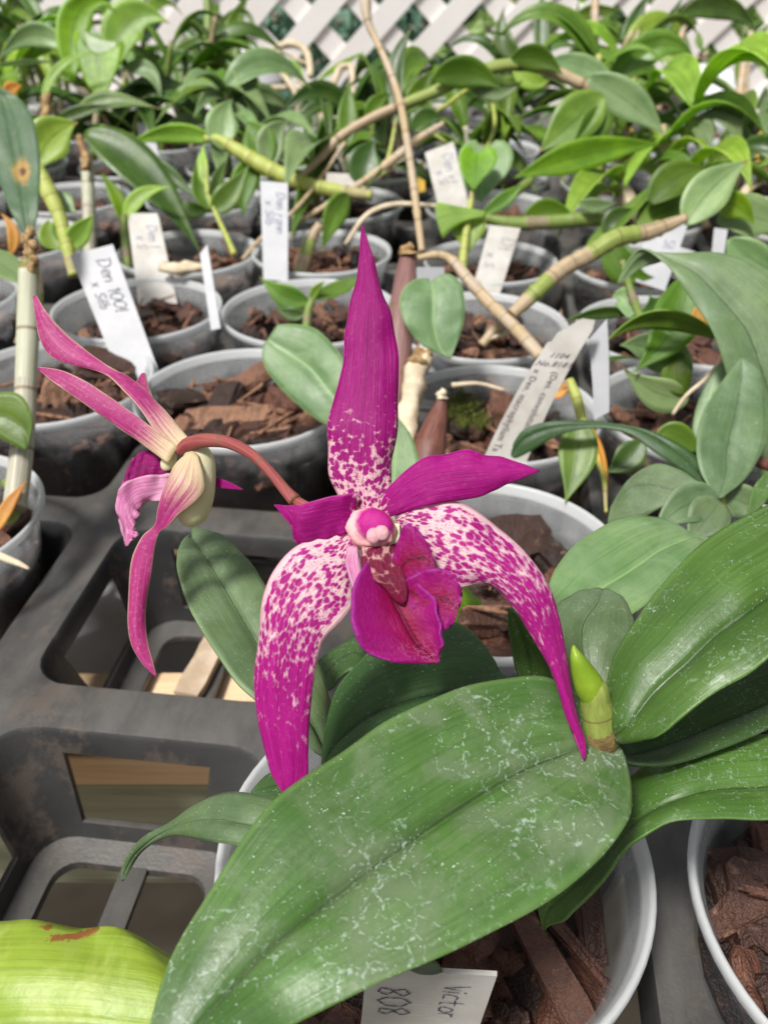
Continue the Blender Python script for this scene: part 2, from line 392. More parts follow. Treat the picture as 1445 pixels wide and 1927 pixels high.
def cane_mat(name, c1, c2, dry, seg=7., dryamt=.5):
    N = NT(name); uv = N.uv(); o = N.obj(); sx = N.a('SeparateXYZ', Vector=uv); v = sx.outputs[1]
    st = N.noise(scalev(N, uv, 9, 3), 1, 3, .6); col = N.mix(N.ramp(st, .35, .65), c1, c2)
    vs = N.math('MULTIPLY', v, seg); cell = N.a('TexWhiteNoise', _noise_dimensions='1D'); N.put(cell, 'W', N.math('FLOOR', N.math('ADD', vs, N.math('MULTIPLY', N.noise(o, 60, 1), .35))))
    dr = N.ramp(cell.outputs[0], 1-dryamt, 1-dryamt+.02)
    col = N.mix(dr, col, N.mix(N.ramp(N.noise(scalev(N, uv, 26, 2), 1, 4, .7), .4, .6), dry, tuple(x*.55 for x in dry)))
    fr = N.math('ABSOLUTE', N.math('SUBTRACT', N.math('FRACT', vs), .5)); nd = N.ramp(fr, .455, .49)
    col = N.mix(N.math('MULTIPLY', nd, .75), col, (.16, .09, .04))
    N.put(N.b, 'Base Color', col); N.put(N.b, 'Roughness', .5)
    N.put(N.b, 'Normal', N.bump(N.noise(scalev(N, uv, 40, 3), 1, 4), .4, .0006))
    return N.m

G_ = {}
G_['big'] = leaf_mat('big_leaf', (.055, .115, .022), (.085, .165, .034), dust=1., crack=.85, rough=.36, spec=.55, trans=.12, bloom=(.155, .20, .115, .6))
G_['fresh'] = leaf_mat('fresh_leaf', (.06, .135, .022), (.098, .195, .036), dust=.8, crack=.55, rough=.38, trans=.25)
G_['dark'] = leaf_mat('dark_leaf', (.035, .085, .02), (.055, .125, .03), dust=.6, crack=.25, rough=.42, trans=.22)
G_['grey'] = leaf_mat('bloomy_leaf', (.095, .165, .065), (.145, .225, .09), dust=.6, crack=.2, rough=.45, trans=.15, bloom=(.2, .29, .17, .4))
G_['pale'] = leaf_mat('pale_leaf', (.13, .235, .085), (.19, .30, .115), dust=.3, rough=.42, trans=.18, bloom=(.27, .38, .2, .5), rib=-.35)
G_['yellow'] = leaf_mat('yellow_leaf', (.30, .42, .02), (.44, .55, .05), rough=.42, trans=.2, bloom=(.55, .64, .14, .6), brown=0.)
G_['lime'] = leaf_mat('lime_leaf', (.15, .30, .01), (.24, .42, .015), rough=.42, trans=.4)
G_['glow'] = leaf_mat('glowing_leaf', (.10, .20, .01), (.15, .27, .02), rough=.4, trans=.45)
G_['bg1'] = leaf_mat('back_leaf', (.11, .21, .022), (.18, .30, .04), rough=.36, trans=.3)
G_['bg2'] = leaf_mat('back_leaf_dark', (.05, .11, .016), (.095, .18, .028), rough=.34, trans=.25)
G_['bg3'] = leaf_mat('back_leaf_blue', (.17, .27, .10), (.26, .37, .15), rough=.4, trans=.2)
G_['bg4'] = leaf_mat('back_leaf_light', (.23, .37, .04), (.34, .50, .07), rough=.4, trans=.35)
G_['spot'] = leaf_mat('spotted_leaf', (.07, .14, .06), (.11, .19, .08), dust=.5, crack=.25, rough=.45, trans=.15, spot=(.55, .42, .26, .09))
G_['orange'] = leaf_mat('dying_leaf', (.55, .25, .04), (.70, .40, .08), rough=.5, trans=.3)
MAG = dict(mag=(.42, .005, .215), mag2=(.27, .0, .13))
P_ = {}
P_['dorsal'] = spot_mat('dorsal_spots', .50, (14, 66), .50, 1.2, mag=(.36, .002, .19), mag2=(.25, .0, .13), edge=.25, pw=1.6)
P_['lateral'] = spot_mat('lateral_spots', 1.0, (20, 44), .50, 1.5, mag=(.46, .010, .25), mag2=(.30, .002, .15), edge=.8, pw=1.9, pale=(.86, .62, .64))
P_['petal'] = spot_mat('petal_colour', .22, (9, 20), .55, .5, mag=(.42, .003, .225), mag2=(.29, .0, .15), edge=.0, pw=1.)
def lip_mat():
    N = NT('lip_velvet'); uv = N.uv(); o = N.obj(); sx = N.a('SeparateXYZ', Vector=uv); u, v = sx.outputs[0], sx.outputs[1]
    d = N.math('MULTIPLY', N.math('ABSOLUTE', N.math('SUBTRACT', u, .5)), 2.)
    n1 = N.noise(scalev(N, uv, 5, 4), 1, 4, .6)
    q = N.math('ADD', d, N.math('MULTIPLY', N.math('SUBTRACT', n1, .5), .5))
    col = N.mix(N.ramp(q, .05, .75), (.23, .0, .045), (.28, .002, .135)); col = N.mix(N.ramp(d, .88, 1.), col, (.30, .012, .22))
    col = N.mix(N.ramp(d, .02, .13, .85, 0), col, (.10, .0, .02))
    vn = N.noise(scalev(N, uv, 26, 3.5), 1, 3, .6); col = N.mix(N.math('MULTIPLY', N.ramp(vn, .55, .75), .3), col, (.60, .06, .34))
    ck = N.a('TexVoronoi', _feature='DISTANCE_TO_EDGE', Vector=N.a('VectorMath', _operation='ADD', i0=scalev(N, uv, 9, 11), i1=N.a('TexNoise', Vector=uv, Scale=14.).outputs['Color']).outputs[0], Scale=1.).outputs[0]
    cm = N.math('MULTIPLY', N.ramp(ck, 0, .09, 1, 0), N.math('MULTIPLY', N.ramp(v, .5, .75), N.ramp(d, .65, .2)))
    col = N.mix(N.math('MULTIPLY', cm, .6), col, (.66, .16, .46))
    N.put(N.b, 'Base Color', col); N.put(N.b, 'Roughness', .55); N.put(N.b, 'Specular IOR Level', .3); N.put(N.b, 'Sheen Weight', .12); N.put(N.b, 'Sheen Tint', (1, .4, .8)); N.put(N.b, 'Sheen Roughness', .35)
    hh_ = N.math('ADD', N.math('MULTIPLY', cm, .8), N.noise(o, 1600, 3)); N.put(N.b, 'Normal', N.bump(hh_, .5, .0004))
    N.put(N.out, 'Surface', N.a('MixShader', i0=.2, i1=N.b, i2=N.a('BsdfTranslucent', Color=col))); return N.m
P_['lip'] = lip_mat()
P_['throat'] = spot_mat('throat_pattern', 1.4, (6, 9), .60, 1.6, mag=(.20, .0, .035), mag2=(.12, .0, .02), pale=(.66, .36, .34), pw=1.2)
P_['back'] = back_mat('petal_back', (.46, .055, .22), (.34, .02, .14), (.70, .60, .34))
P_['backlip'] = back_mat('lip_back', (.62, .26, .42), (.50, .12, .32), (.66, .36, .5))
P_['ruffle'] = spot_mat('ruffle_colour', .05, (9, 12), 1.1, .3, mag=(.35, .006, .17), mag2=(.22, .0, .10), pw=1.)
P_['cream'] = plain_mat('cream_tissue', (.72, .70, .42), (.80, .74, .52), 60, .4, .1, trans=.2)
P_['pinkc'] = plain_mat('pink_column', (.82, .42, .38), (.78, .28, .36), 120, .5, .15, .0003, trans=.2)
P_['magc'] = plain_mat('magenta_column', (.42, .01, .20), (.55, .05, .30), 220, .45, .15, .0003)
P_['anther'] = plain_mat('anther_cap', (.66, .33, .38), (.74, .44, .46), 200, .6, .15, .0003, trans=.2)
M_ = {}
M_['pedicel'] = cane_mat('pedicel', (.22, .035, .045), (.34, .09, .07), (.4, .25, .10), 3., .0)
M_['bud'] = cane_mat('bud_sheath', (.27, .32, .07), (.20, .25, .05), (.45, .40, .16), 2., .0)
M_['budtop'] = plain_mat('new_shoot', (.20, .33, .02), (.30, .42, .03), 150, .4, .2, .0004, trans=.15)
M_['budbase'] = plain_mat('brown_sheath', (.13, .085, .03), (.24, .17, .06), 400, .7, .6, .0006)
M_['canegreen'] = cane_mat('green_cane', (.20, .27, .05), (.30, .36, .09), (.55, .42, .26), 8., .45)
M_['canetan'] = cane_mat('dry_cane', (.42, .31, .18), (.52, .40, .25), (.6, .48, .34), 9., .4)
M_['canepale'] = cane_mat('papery_cane', (.42, .43, .30), (.5, .5, .38), (.55, .52, .40), 4., .3)
M_['canelime'] = cane_mat('yellow_cane', (.36, .42, .08), (.44, .48, .12), (.5, .45, .2), 7., .1)
M_['stem'] = cane_mat('green_stem', (.14, .21, .04), (.20, .28, .06), (.3, .26, .14), 6., .2)
M_['bulb'] = cane_mat('maroon_bulb', (.11, .035, .025), (.19, .07, .05), (.2, .1, .08), 3., .0)
M_['bulb2'] = cane_mat('purple_cane', (.16, .07, .06), (.24, .13, .12), (.2, .1, .1), 3., .0)
M_['rust'] = plain_mat('dead_tissue', (.24, .14, .06), (.50, .34, .16), 300, .8, .7, .001)
M_['root'] = plain_mat('dry_root', (.55, .44, .30), (.70, .60, .44), 200, .7, .5, .0006)
M_['moss'] = plain_mat('moss', (.10, .13, .02), (.22, .26, .04), 300, .9, 1., .002)
M_['tag'] = plain_mat('white_tag', (.48, .49, .51), (.55, .55, .57), 60, .5, .05, trans=.12)
M_['tagold'] = plain_mat('aged_tag', (.50, .47, .42), (.60, .585, .55), 70, .55, .1, trans=.12)
M_['tagyel'] = plain_mat('yellow_tag', (.75, .45, .05), (.80, .52, .08), 60, .5, .05)
M_['ink'] = plain_mat('ink', (.05, .05, .08), (.14, .14, .19), 900, .7, .05)
M_['inkfaint'] = plain_mat('faint_ink', (.17, .18, .26), (.34, .35, .42), 900, .7, .05)
M_['type'] = plain_mat('typed_ink', (.06, .05, .06), (.16, .14, .15), 1500, .7, .05)
M_['tub'] = plain_mat('white_plastic', (.66, .66, .66), (.76, .76, .76), 12, .35, .05)
M_['lattice'] = plain_mat('lattice_plastic', (.84, .80, .77), (.90, .87, .84), 5, .5, .1)
M_['red'] = plain_mat('red_bloom', (.65, .03, .02), (.75, .08, .04), 60, .5, .1)

def pot_mat():
    N = NT('frosted_plastic'); o = N.obj()
    sm = N.noise(scalev(N, o, 1, 1, .5), 55, 4, .65)
    f = N.ramp(sm, .3, .75, .03, .16)                      # how much the frosted wall hides
    sx = N.a('SeparateXYZ', Vector=o); rim = N.ramp(sx.outputs[2], -.0052, -.0036)
    col = N.mix(sm, (.60, .62, .63), (.78, .79, .79)); N.put(N.b, 'Base Color', col); N.put(N.b, 'Roughness', .32); N.put(N.b, 'Specular IOR Level', .5)
    N.put(N.b, 'Normal', N.bump(N.noise(o, 160, 3), .15, .001))
    tl = N.a('BsdfTranslucent', Color=(.8, .83, .85)); m1 = N.a('MixShader', i0=.45, i1=N.b, i2=tl)
    f = N.math('ADD', f, N.ramp(sx.outputs[2], -.018, -.009, 0, .20))
    f2 = N.math('MAXIMUM', f, N.math('MULTIPLY', rim, .92))
    N.put(N.b, 'Base Color', N.mix(rim, col, (.76, .77, .77)))
    N.put(N.out, 'Surface', N.a('MixShader', i0=f2, i1=N.a('BsdfTransparent', Color=(.92, .93, .94)), i2=m1))
    return N.m
M_['pot'] = pot_mat()
def bark_mat():
    N = NT('bark_chips'); o = N.obj(); t = N.a('Attribute', _attribute_name='tint').outputs['Fac']
    c = N.a('ValToRGB', Fac=t); e = c.color_ramp.elements
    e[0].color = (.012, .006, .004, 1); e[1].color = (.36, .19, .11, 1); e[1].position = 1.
    for p_, q_ in ((.35, (.05, .02, .013)), (.7, (.15, .06, .036))):
        x = e.new(p_); x.color = (*q_, 1)
    g = N.noise(scalev(N, o, 1, .25, 1), 420, 4, .7); col = N.mix(N.ramp(g, .35, .7, 0, .65), c.outputs[0], (.055, .026, .018))
    col = N.mix(N.ramp(N.noise(o, 230, 3), .62, .75, 0, .5), col, (.38, .22, .13))
    N.put(N.b, 'Base Color', col); N.put(N.b, 'Roughness', .48); N.put(N.b, 'Specular IOR Level', .5)
    N.put(N.b, 'Normal', N.bump(N.math('ADD', N.math('MULTIPLY', g, 1.2), N.noise(o, 1300, 3)), .8, .0011))
    return N.m
M_['bark'] = bark_mat()
def tray_mat():
    N = NT('black_tray_plastic'); o = N.obj()
    a = N.noise(o, 14, 4, .6); b = N.noise(scalev(N, o, 1, .4, 1), 70, 5, .65); ge = N.a('NewGeometry'); up = N.a('SeparateXYZ', Vector=ge.outputs['Normal']).outputs[2]
    col = N.mix(N.ramp(a, .35, .65), (.022, .022, .023), (.05, .049, .048))
    dust = N.math('MULTIPLY', N.ramp(up, .5, .95), N.ramp(b, .3, .7, .25, .75))
    col = N.mix(dust, col, (.125, .118, .108))
    col = N.mix(N.math('MULTIPLY', N.ramp(N.noise(o, 40, 5, .75), .52, .62), .45), col, (.13, .10, .08))
    N.put(N.b, 'Base Color', col); N.put(N.b, 'Roughness', .40); N.put(N.b, 'Normal', N.bump(N.math('ADD', N.noise(o, 900, 3), N.noise(o, 90, 3)), .25, .0006))
    return N.m
M_['tray'] = tray_mat()
def wood_mat(name, c1, c2, c3):
    N = NT(name); o = N.obj(); q = scalev(N, o, 1.2, 22, 22)
    g = N.noise(q, 6, 6, .65, .4); col = N.mix(N.ramp(g, .3, .7), c1, c2)
    col = N.mix(N.ramp(N.noise(scalev(N, o, .8, 40, 40), 8, 3, .7), .6, .72, 0, .8), col, c3)
    N.put(N.b, 'Base Color', col); N.put(N.b, 'Roughness', .8); N.put(N.b, 'Normal', N.bump(g, .6, .002))
    return N.m
M_['wood'] = wood_mat('tan_wood', (.74, .48, .27), (.84, .62, .40), (.25, .12, .06))
M_['woodgrey'] = wood_mat('weathered_wood', (.26, .27, .19), (.40, .40, .29), (.07, .07, .04))
M_['sheet'] = plain_mat('grey_sheet', (.58, .62, .66), (.74, .76, .78), 18, .4, .2, .002)
# ================================================================ SETTING
def box_geo(x0, x1, y0, y1, z0, z1, bev=0.):
    bm = bmesh.new(); bmesh.ops.create_cube(bm, size=1)
    for v in bm.verts: v.co = Vector(((x0+x1)/2+v.co.x*(x1-x0), (y0+y1)/2+v.co.y*(y1-y0), (z0+z1)/2+v.co.z*(z1-z0)))
    if bev: bmesh.ops.bevel(bm, geom=bm.edges[:], offset=bev, segments=2, affect='EDGES', profile=.5)
    V = [tuple(v.co) for v in bm.verts]; Fc = [[v.index for v in f.verts] for f in bm.faces]; bm.free(); return V, Fc
gm = plain_mat('ground', (.12, .10, .075), (.24, .21, .16), 3, .9, .3, .01)
V, Fc = [], []
n = 40
for i in range(n+1):
    for j in range(n+1): V.append((-30+60*i/n, -10+60*j/n, 0))
for i in range(n):
    for j in range(n): a = i*(n+1)+j; Fc.append((a, a+n+1, a+n+2, a+1))
setp(mesh('ground', V, Fc, gm, loc=(0, 0, 0), smooth=False), kind='structure')

# bench: timber beam and boards
bench = thing('bench', (0, .9, Z0-.19), 'timber bench of tan boards with a weathered grey-green front beam, under the trays', 'bench')
def part_box(nm, mt, par, *b, bev=.0015, **k):
    V, Fc = box_geo(*b, bev=bev); return mesh(nm, V, Fc, mt, par, smooth=False, **k)
part_box('front_beam', M_['woodgrey'], bench, -1.3, 1.3, .2105, .246, Z0-.165, Z0-.0965, label='weathered grey-green front beam')
y = .233; k = 0
for y0, y1 in [(.209, .253), (.352, .40), (.50, .545), (.63, .68), (.77, .82), (.91, .96), (1.05, 1.10), (1.17, 1.22)]:
    part_box('board', M_['wood'], bench, -1.3, 1.3, y0, y1, Z0-.096, Z0-.0785)
for x in (-1.2, 1.2):
    for yy in (.26, 1.19): part_box('leg', M_['woodgrey'], bench, x-.04, x+.04, yy-.025, yy+.025, 0, Z0-.0965)
V, Fc = box_geo(-1.25, 1.25, .262, 1.15, Z0-.128, Z0-.124)
setp(mesh('lit_floor_stand_in', V, Fc, M_['sheet'], smooth=False), 'added pale grey sheet beneath the bench boards, standing in for lit floor', 'added sheet')  # added sheet, coloured pale to stand in for the lit floor below

# ---------------------------------------------------------------- trays
TH = R(7); UX = np.array([math.cos(TH), -math.sin(TH), 0]); VX = np.array([math.sin(TH), math.cos(TH), 0]); PITCHC = .107
C0 = np.array([-.080, .240, Z0])
def cell(i, j): return C0 + UX*PITCHC*i + VX*PITCHC*j
def rsq(n, a, r):
    """rounded square outline, half side a, corner radius r, n points, starting at angle 0"""
    out = []
    for k in range(n):
        t = 2*math.pi*k/n; c, s = math.cos(t), math.sin(t)
        # superellipse-like march: intersect ray with rounded square
        lo, hi = 0, 2*a
        for _ in range(24):
            m = (lo+hi)/2; x, y = abs(m*c), abs(m*s)
            dx, dy = max(x-(a-r), 0), max(y-(a-r), 0)
            ins = (math.hypot(dx, dy) <= r)
            lo, hi = (m, hi) if ins else (lo, m)
        out.append((lo*c, lo*s))
    return out
def tray(nx, ny):
    V, Fc = [], []; NP = 96; hp = PITCHC/2
    def ring(cx, cy, a, r, z):
        b = len(V)
        for x, y in rsq(NP, a, r): V.append((cx+x, cy+y, z))
        return b
    def join(a, b, ks=None):
        for k in (ks or range(NP)): Fc.append((a+k, a+(k+1) % NP, b+(k+1) % NP, b+k))
    corner = [k for k in range(NP) if abs(((k+.5)/NP*360) % 90-45) < 14]
    for i in range(nx):
        for j in range(ny):
            cx, cy = i*PITCHC, j*PITCHC
            o = ring(cx, cy, hp, .0002, 0); h0 = ring(cx, cy, .0445, .0135, 0); h1 = ring(cx, cy, .0435, .013, -.0018); h2 = ring(cx, cy, .0418, .0125, -.0085)
            join(o, h0); join(h0, h1); join(h1, h2)
            h3 = ring(cx, cy, .0365, .0125, -.030); h4 = ring(cx, cy, .0350, .0125, -.0345); h5 = ring(cx, cy, .034, .0120, -.0415); h6 = ring(cx, cy, .0255, .008, -.042); h7 = ring(cx, cy, .025, .008, -.0445)
            join(h2, h3, corner); join(h3, h4, corner); join(h4, h5); join(h5, h6); join(h6, h7)
            for (bx0, bx1, by0, by1) in ((-.0042, .0042, -.0257, .0257),):
                b = len(V)
                for z in (-.0417, -.0443):
                    V.extend([(cx+bx0, cy+by0, z), (cx+bx1, cy+by0, z), (cx+bx1, cy+by1, z), (cx+bx0, cy+by1, z)])
                Fc.extend([(b, b+1, b+2, b+3), (b, b+4, b+5, b+1), (b+1, b+5, b+6, b+2), (b+2, b+6, b+7, b+3), (b+3, b+7, b+4, b)])
    # outer skirt
    x0, x1, y0, y1 = -hp, (nx-.5)*PITCHC, -hp, (ny-.5)*PITCHC
    b = len(V); V.extend([(x0, y0, 0), (x1, y0, 0), (x1, y1, 0), (x0, y1, 0), (x0, y0, -.014), (x1, y0, -.014), (x1, y1, -.014), (x0, y1, -.014)])
    for k in range(4): Fc.append((b+k, b+(k+1) % 4, b+4+(k+1) % 4, b+4+k))
    me = bpy.data.meshes.new('plant_tray'); me.from_pydata([tuple(v) for v in V], [], Fc); me.materials.append(M_['tray'])
    bm = bmesh.new(); bm.from_mesh(me); bmesh.ops.remove_doubles(bm, verts=bm.verts, dist=.0004); bmesh.ops.recalc_face_normals(bm, faces=bm.faces); bm.to_mesh(me); bm.free()
    me.polygons.foreach_set('use_smooth', [True]*len(me.polygons))
    o = bpy.data.objects.new('plant_tray', me); link(o)
    s = o.modifiers.new('thick', 'SOLIDIFY'); s.thickness = .0022; s.offset = -1
    s = o.modifiers.new('bevel', 'BEVEL'); s.width = .0009; s.segments = 2; s.limit_method = 'ANGLE'; s.angle_limit = R(40)
    return o
t0 = tray(5, 4); t0.location = Vector(cell(-2, -2)+np.array([.0095, 0, -.03])); t0.rotation_euler = (0, 0, -TH)
setp(t0, 'dark grey plastic carry tray with two empty square cells, nearest the camera', 'plant tray', 'carry trays on the bench')
for q, (i, j, lb) in enumerate([(-2, 2, 'dark plastic carry tray under the middle rows of pots, full and mostly hidden'), (-4, 6, 'dark plastic carry tray under the far rows, left one by the lattice'), (1, 6, 'dark plastic carry tray under the far rows, right one by the lattice')]):
    c = t0.copy(); link(c); c.location = Vector(cell(i, j)+np.array([UX[0]*.003+.0095, .003, -.03])); setp(c, lb, 'plant tray', 'carry trays on the bench')

# ---------------------------------------------------------------- pots
Rp = .0495
prof = [(.034, -.0725), (.0355, -.0735), (.0365, -.072), (.0462, -.006), (.0474, -.0052), (.0486, -.0046), (.0497, -.0032), (Rp+.0004, -.0012), (Rp, -.0002), (.0489, 0), (.0481, -.0009), (.0474, -.0038), (.0455, -.006), (.0355, -.0705), (.0, -.0708)]
PV, PF = lathe([(0.0, -.0728)]+prof, 72)
def pot(c, s=1., label=None, zoff=0., tilt=(0, 0), src=[None], key=''):
    if src[0] is None:
        o = mesh('clear_pot', PV, PF, M_['pot'], loc=(0, 0, 0)); src[0] = o
    else: o = src[0].copy(); link(o)
    o.location = Vector(c)+Vector((0, 0, zoff)); o.scale = (s, s, s); o.rotation_euler = (tilt[0], tilt[1], rng.uniform(0, 6))
    setp(o, label, 'plant pot', 'clear plastic pots in the trays'); return o

# bark chips: a library of angular lumps
CH = []
for q in range(9):
    bm = bmesh.new(); bmesh.ops.create_cube(bm, size=1); bmesh.ops.subdivide_edges(bm, edges=bm.edges[:], cuts=3, use_grid_fill=True)
    sx = (1, rng.uniform(.45, .75), rng.uniform(.28, .5))
    for v in bm.verts:
        c = v.co; c2 = c.normalized()*.62
        c = c.lerp(c2, .42)
        nz = noise.noise(c*2.1+Vector((q*7, 0, 0)))*.34 + noise.noise(Vector((c.x*1.5, c.y*9, c.z*9))+Vector((q*3, 5, 0)))*.10
        c = c*(1+nz)
        if (q % 3): c.z += .16*math.sin(c.x*3+q)
        v.co = Vector((c.x*sx[0], c.y*sx[1], c.z*sx[2]))
    CH.append((np.array([v.co[:] for v in bm.verts]), [[v.index for v in f.verts] for f in bm.faces])); bm.free()
def rotm(a, b, c):
    from mathutils import Euler
    return np.array(Euler((a, b, c)).to_matrix())
def bark_geo(n, rad, size, seed, depth=.012, bumpy=.006):
    r_ = random.Random(seed); V, Fc, T = [], [], []; off = 0
    for k in range(n):
        cv, cf = CH[r_.randrange(len(CH))]
        a = r_.uniform(0, 6.283); rr = rad*math.sqrt(r_.random()); s = size*r_.uniform(.5, 1.25)*(1.-.25*(rr/rad))
        rr = min(rr, rad-.56*s)
        z = -r_.random()**1.2*depth + bumpy*(1-(rr/rad)**2)*r_.random()
        M = rotm(r_.gauss(0, .45), r_.gauss(0, .4), r_.uniform(0, 6.28))
        P = (cv*s) @ M.T + np.array([rr*math.cos(a), rr*math.sin(a), z]); V.append(P); T += [r_.random()]*len(P)
        Fc += [[i+off for i in f] for f in cf]; off += len(P)
    for k in range(max(4, n//9)):                          # pale splinters and bits of root among the chips
        cv, cf = CH[r_.randrange(len(CH))]; a = r_.uniform(0, 6.283); rr = rad*.85*math.sqrt(r_.random())
        P = (cv*size*np.array([r_.uniform(.7, 1.4), .13, .16])) @ rotm(r_.gauss(0, .2), r_.gauss(0, .2), r_.uniform(0, 6.28)).T
        rr = min(rr, rad-.7*size); P = P+np.array([rr*math.cos(a), rr*math.sin(a), bumpy+.001]); V.append(P); T += [r_.uniform(.85, 1)]*len(P); Fc += [[i+off for i in f] for f in cf]; off += len(P)
    return np.vstack(V), Fc, T
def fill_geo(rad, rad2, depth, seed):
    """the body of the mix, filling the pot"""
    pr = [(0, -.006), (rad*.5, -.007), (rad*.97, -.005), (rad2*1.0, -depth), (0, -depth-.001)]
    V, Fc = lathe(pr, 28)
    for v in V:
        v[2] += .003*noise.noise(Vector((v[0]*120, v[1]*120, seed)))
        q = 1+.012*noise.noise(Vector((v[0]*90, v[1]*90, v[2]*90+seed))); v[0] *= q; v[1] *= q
    return V, Fc, [.0]*len(V)  # darkest tint: shade in the gaps between chips is put into the colour
def bark(c, s, level, n, size, seed, label, j_=0):
    V1, F1, T1 = bark_geo(int(n*1.5), .0440*s, size, seed); V2, F2, T2 = fill_geo(.0440*s, .0350*s, .069*s+level-.004, seed)
    V2[:, 2] -= .003
    V = np.vstack([V1, V2]); Fc = F1+[[i+len(V1) for i in f] for f in F2]; T = ([t*.75 for t in T1] if j_ < 0 else T1)+T2  # front pots: chips tinted darker, painting in the shade of the leaf above
    o = mesh('potting_bark', V+np.array(c)+np.array([0, 0, level]), Fc, M_['bark'], loc=np.array(c)+np.array([0, 0, level]), smooth=False, tint=T)
    return setp(o, label, 'potting bark', 'bark potting mixes in the pots', 'stuff')

POTS = {  # (i, j): (dx, dy, scale, bark level, chip count, chip size, description)
 (1, -1): (-.0045, -.002, 1.025, -.028, 40, .023, 'clear pot holding the flowering plant, lowest and largest in view'),
 (2, -1): (-.003, -.004, 1.0, -.018, 36, .024, 'clear pot cut off by the right edge, low in the view beside the flowering plant'),
 (1, 0): (.006, .003, .98, -.017, 44, .024, 'clear pot with brown bark right behind the magenta flower'),
 (2, 0): (.0, .0, .98, -.015, 30, .022, 'clear pot hidden under the broad green leaves at the right'),
 (-1, 0): (.011, .003, .90, -.012, 30, .020, 'clear pot with an orange-brown rim stain and a cane, cut off by the left edge'),
 (0, 1): (-.001, .007, 1.0, -.013, 60, .021, 'clear pot of chunky bark without a tag, behind the drooping side flower'),
 (-1, 1): (.012, .010, .95, -.013, 56, .020, 'clear pot of dark bark under the long arching pink sepal at the left'),
 (1, 1): (.008, .004, .93, -.014, 40, .016, 'cloudy pot with moss and maroon canes behind the dorsal sepal'),
 (2, 1): (-.006, .018, .96, -.014, 52, .018, 'clear pot of rounded bark just right of the curved typed tag'),
 (-2, 1): (.0, .0, .98, -.014, 30, .02, 'clear pot barely showing at the far left behind the pale cane'),
 (0, 2): (.010, .003, 1.0, -.012, 56, .016, 'clear pot with a tiny seedling left of the dorsal sepal'),
 (-1, 2): (.018, -.006, .95, -.012, 50, .016, 'clear pot with the large leaning handwritten tag'),
 (1, 2): (-.003, -.004, .95, -.014, 50, .016, 'clear pot with bark under the crossing tan canes'),
 (2, 2): (-.01, .002, .97, -.014, 40, .016, 'clear pot behind the curved typed tag, shaded by grey-green leaves'),
 (-2, 2): (.0, .0, .97, -.014, 34, .016, 'clear pot at the left edge in the third row from the empty cells'),
 (0, 3): (.0, .0, .92, -.012, 44, .015, 'clear pot with a cut cane stub and upright handwritten tag behind it'),
 (-1, 3): (.018, -.014, .93, -.012, 44, .015, 'clear pot with the second leaning tag and a long thin green stem'),
 (1, 3): (.003, -.006, .86, -.012, 40, .015, 'clear pot with a tag standing behind the heart-shaped leaf'),
 (2, 3): (-.008, .0, .93, -.012, 36, .015, 'clear pot below the long segmented tan cane on the right'),
 (-2, 3): (.0, .0, .95, -.012, 30, .015, 'clear pot behind the yellow-green cane at the left'),
}
pots = {}
for (i, j), (dx, dy, s, lv, n, cs, ds) in POTS.items():
    c = cell(i, j)+np.array([dx+(.003 if j < 3 else 0), dy, 0]); pots[(i, j)] = c
    pot(c, s, ds, zoff=0)
    bark(c, s, lv, n, cs, i*31+j*7+200, 'brown bark chips in the '+ds[:ds.find('pot')+3].replace('clear', 'clear') + ds[ds.find('pot')+3:] if len(ds.split()) < 12 else 'brown bark chips in the '+' '.join(ds.split()[:11]), j)
ordn = ['first', 'second', 'third', 'fourth', 'fifth', 'sixth', 'seventh', 'eighth', 'ninth', 'tenth', 'eleventh', 'twelfth', 'thirteenth', 'fourteenth', 'fifteenth', 'sixteenth']
barks = []
for q in range(3):
    V1, F1, T1 = bark_geo(40, .042, .017, 900+q); V2, F2, T2 = fill_geo(.0405, .0325, .052, q); V2[:, 2] -= .004
    barks.append((np.vstack([V1, V2]), F1+[[i+len(V1) for i in f] for f in F2], T1+T2))
bsrc = {}
for j in range(4, 9):
    lim = .46*(cell(0, j)[1]+.1)
    cols = [i for i in range(-7, 8) if abs(cell(i, j)[0]) < lim+.05 and not (j == 8 and -2 < i < 3)]
    for q, i in enumerate(cols):
        c = cell(i, j)+np.array([rng.uniform(-.006, .006), rng.uniform(-.006, .006), rng.uniform(-.003, .004)])
        pots[(i, j)] = c; rn = ordn[j-3]+' row behind the empty cells, '+ordn[q]+' from its left end'
        pot(c, rng.uniform(.88, .98), 'small clear pot in the '+rn)
        b = rng.randrange(3)
        if b not in bsrc:
            V1, F1, T1 = barks[b]; o = mesh('potting_bark', V1, F1, M_['bark'], loc=(0, 0, 0), smooth=False, tint=T1); bsrc[b] = o
        else: o = bsrc[b].copy(); link(o)
        o.location = Vector(c)+Vector((0, 0, -.013)); o.rotation_euler = (0, 0, rng.uniform(0, 6))
        setp(o, 'bark mix filling the pot in the '+rn, 'potting bark', 'bark potting mixes in the pots', 'stuff')
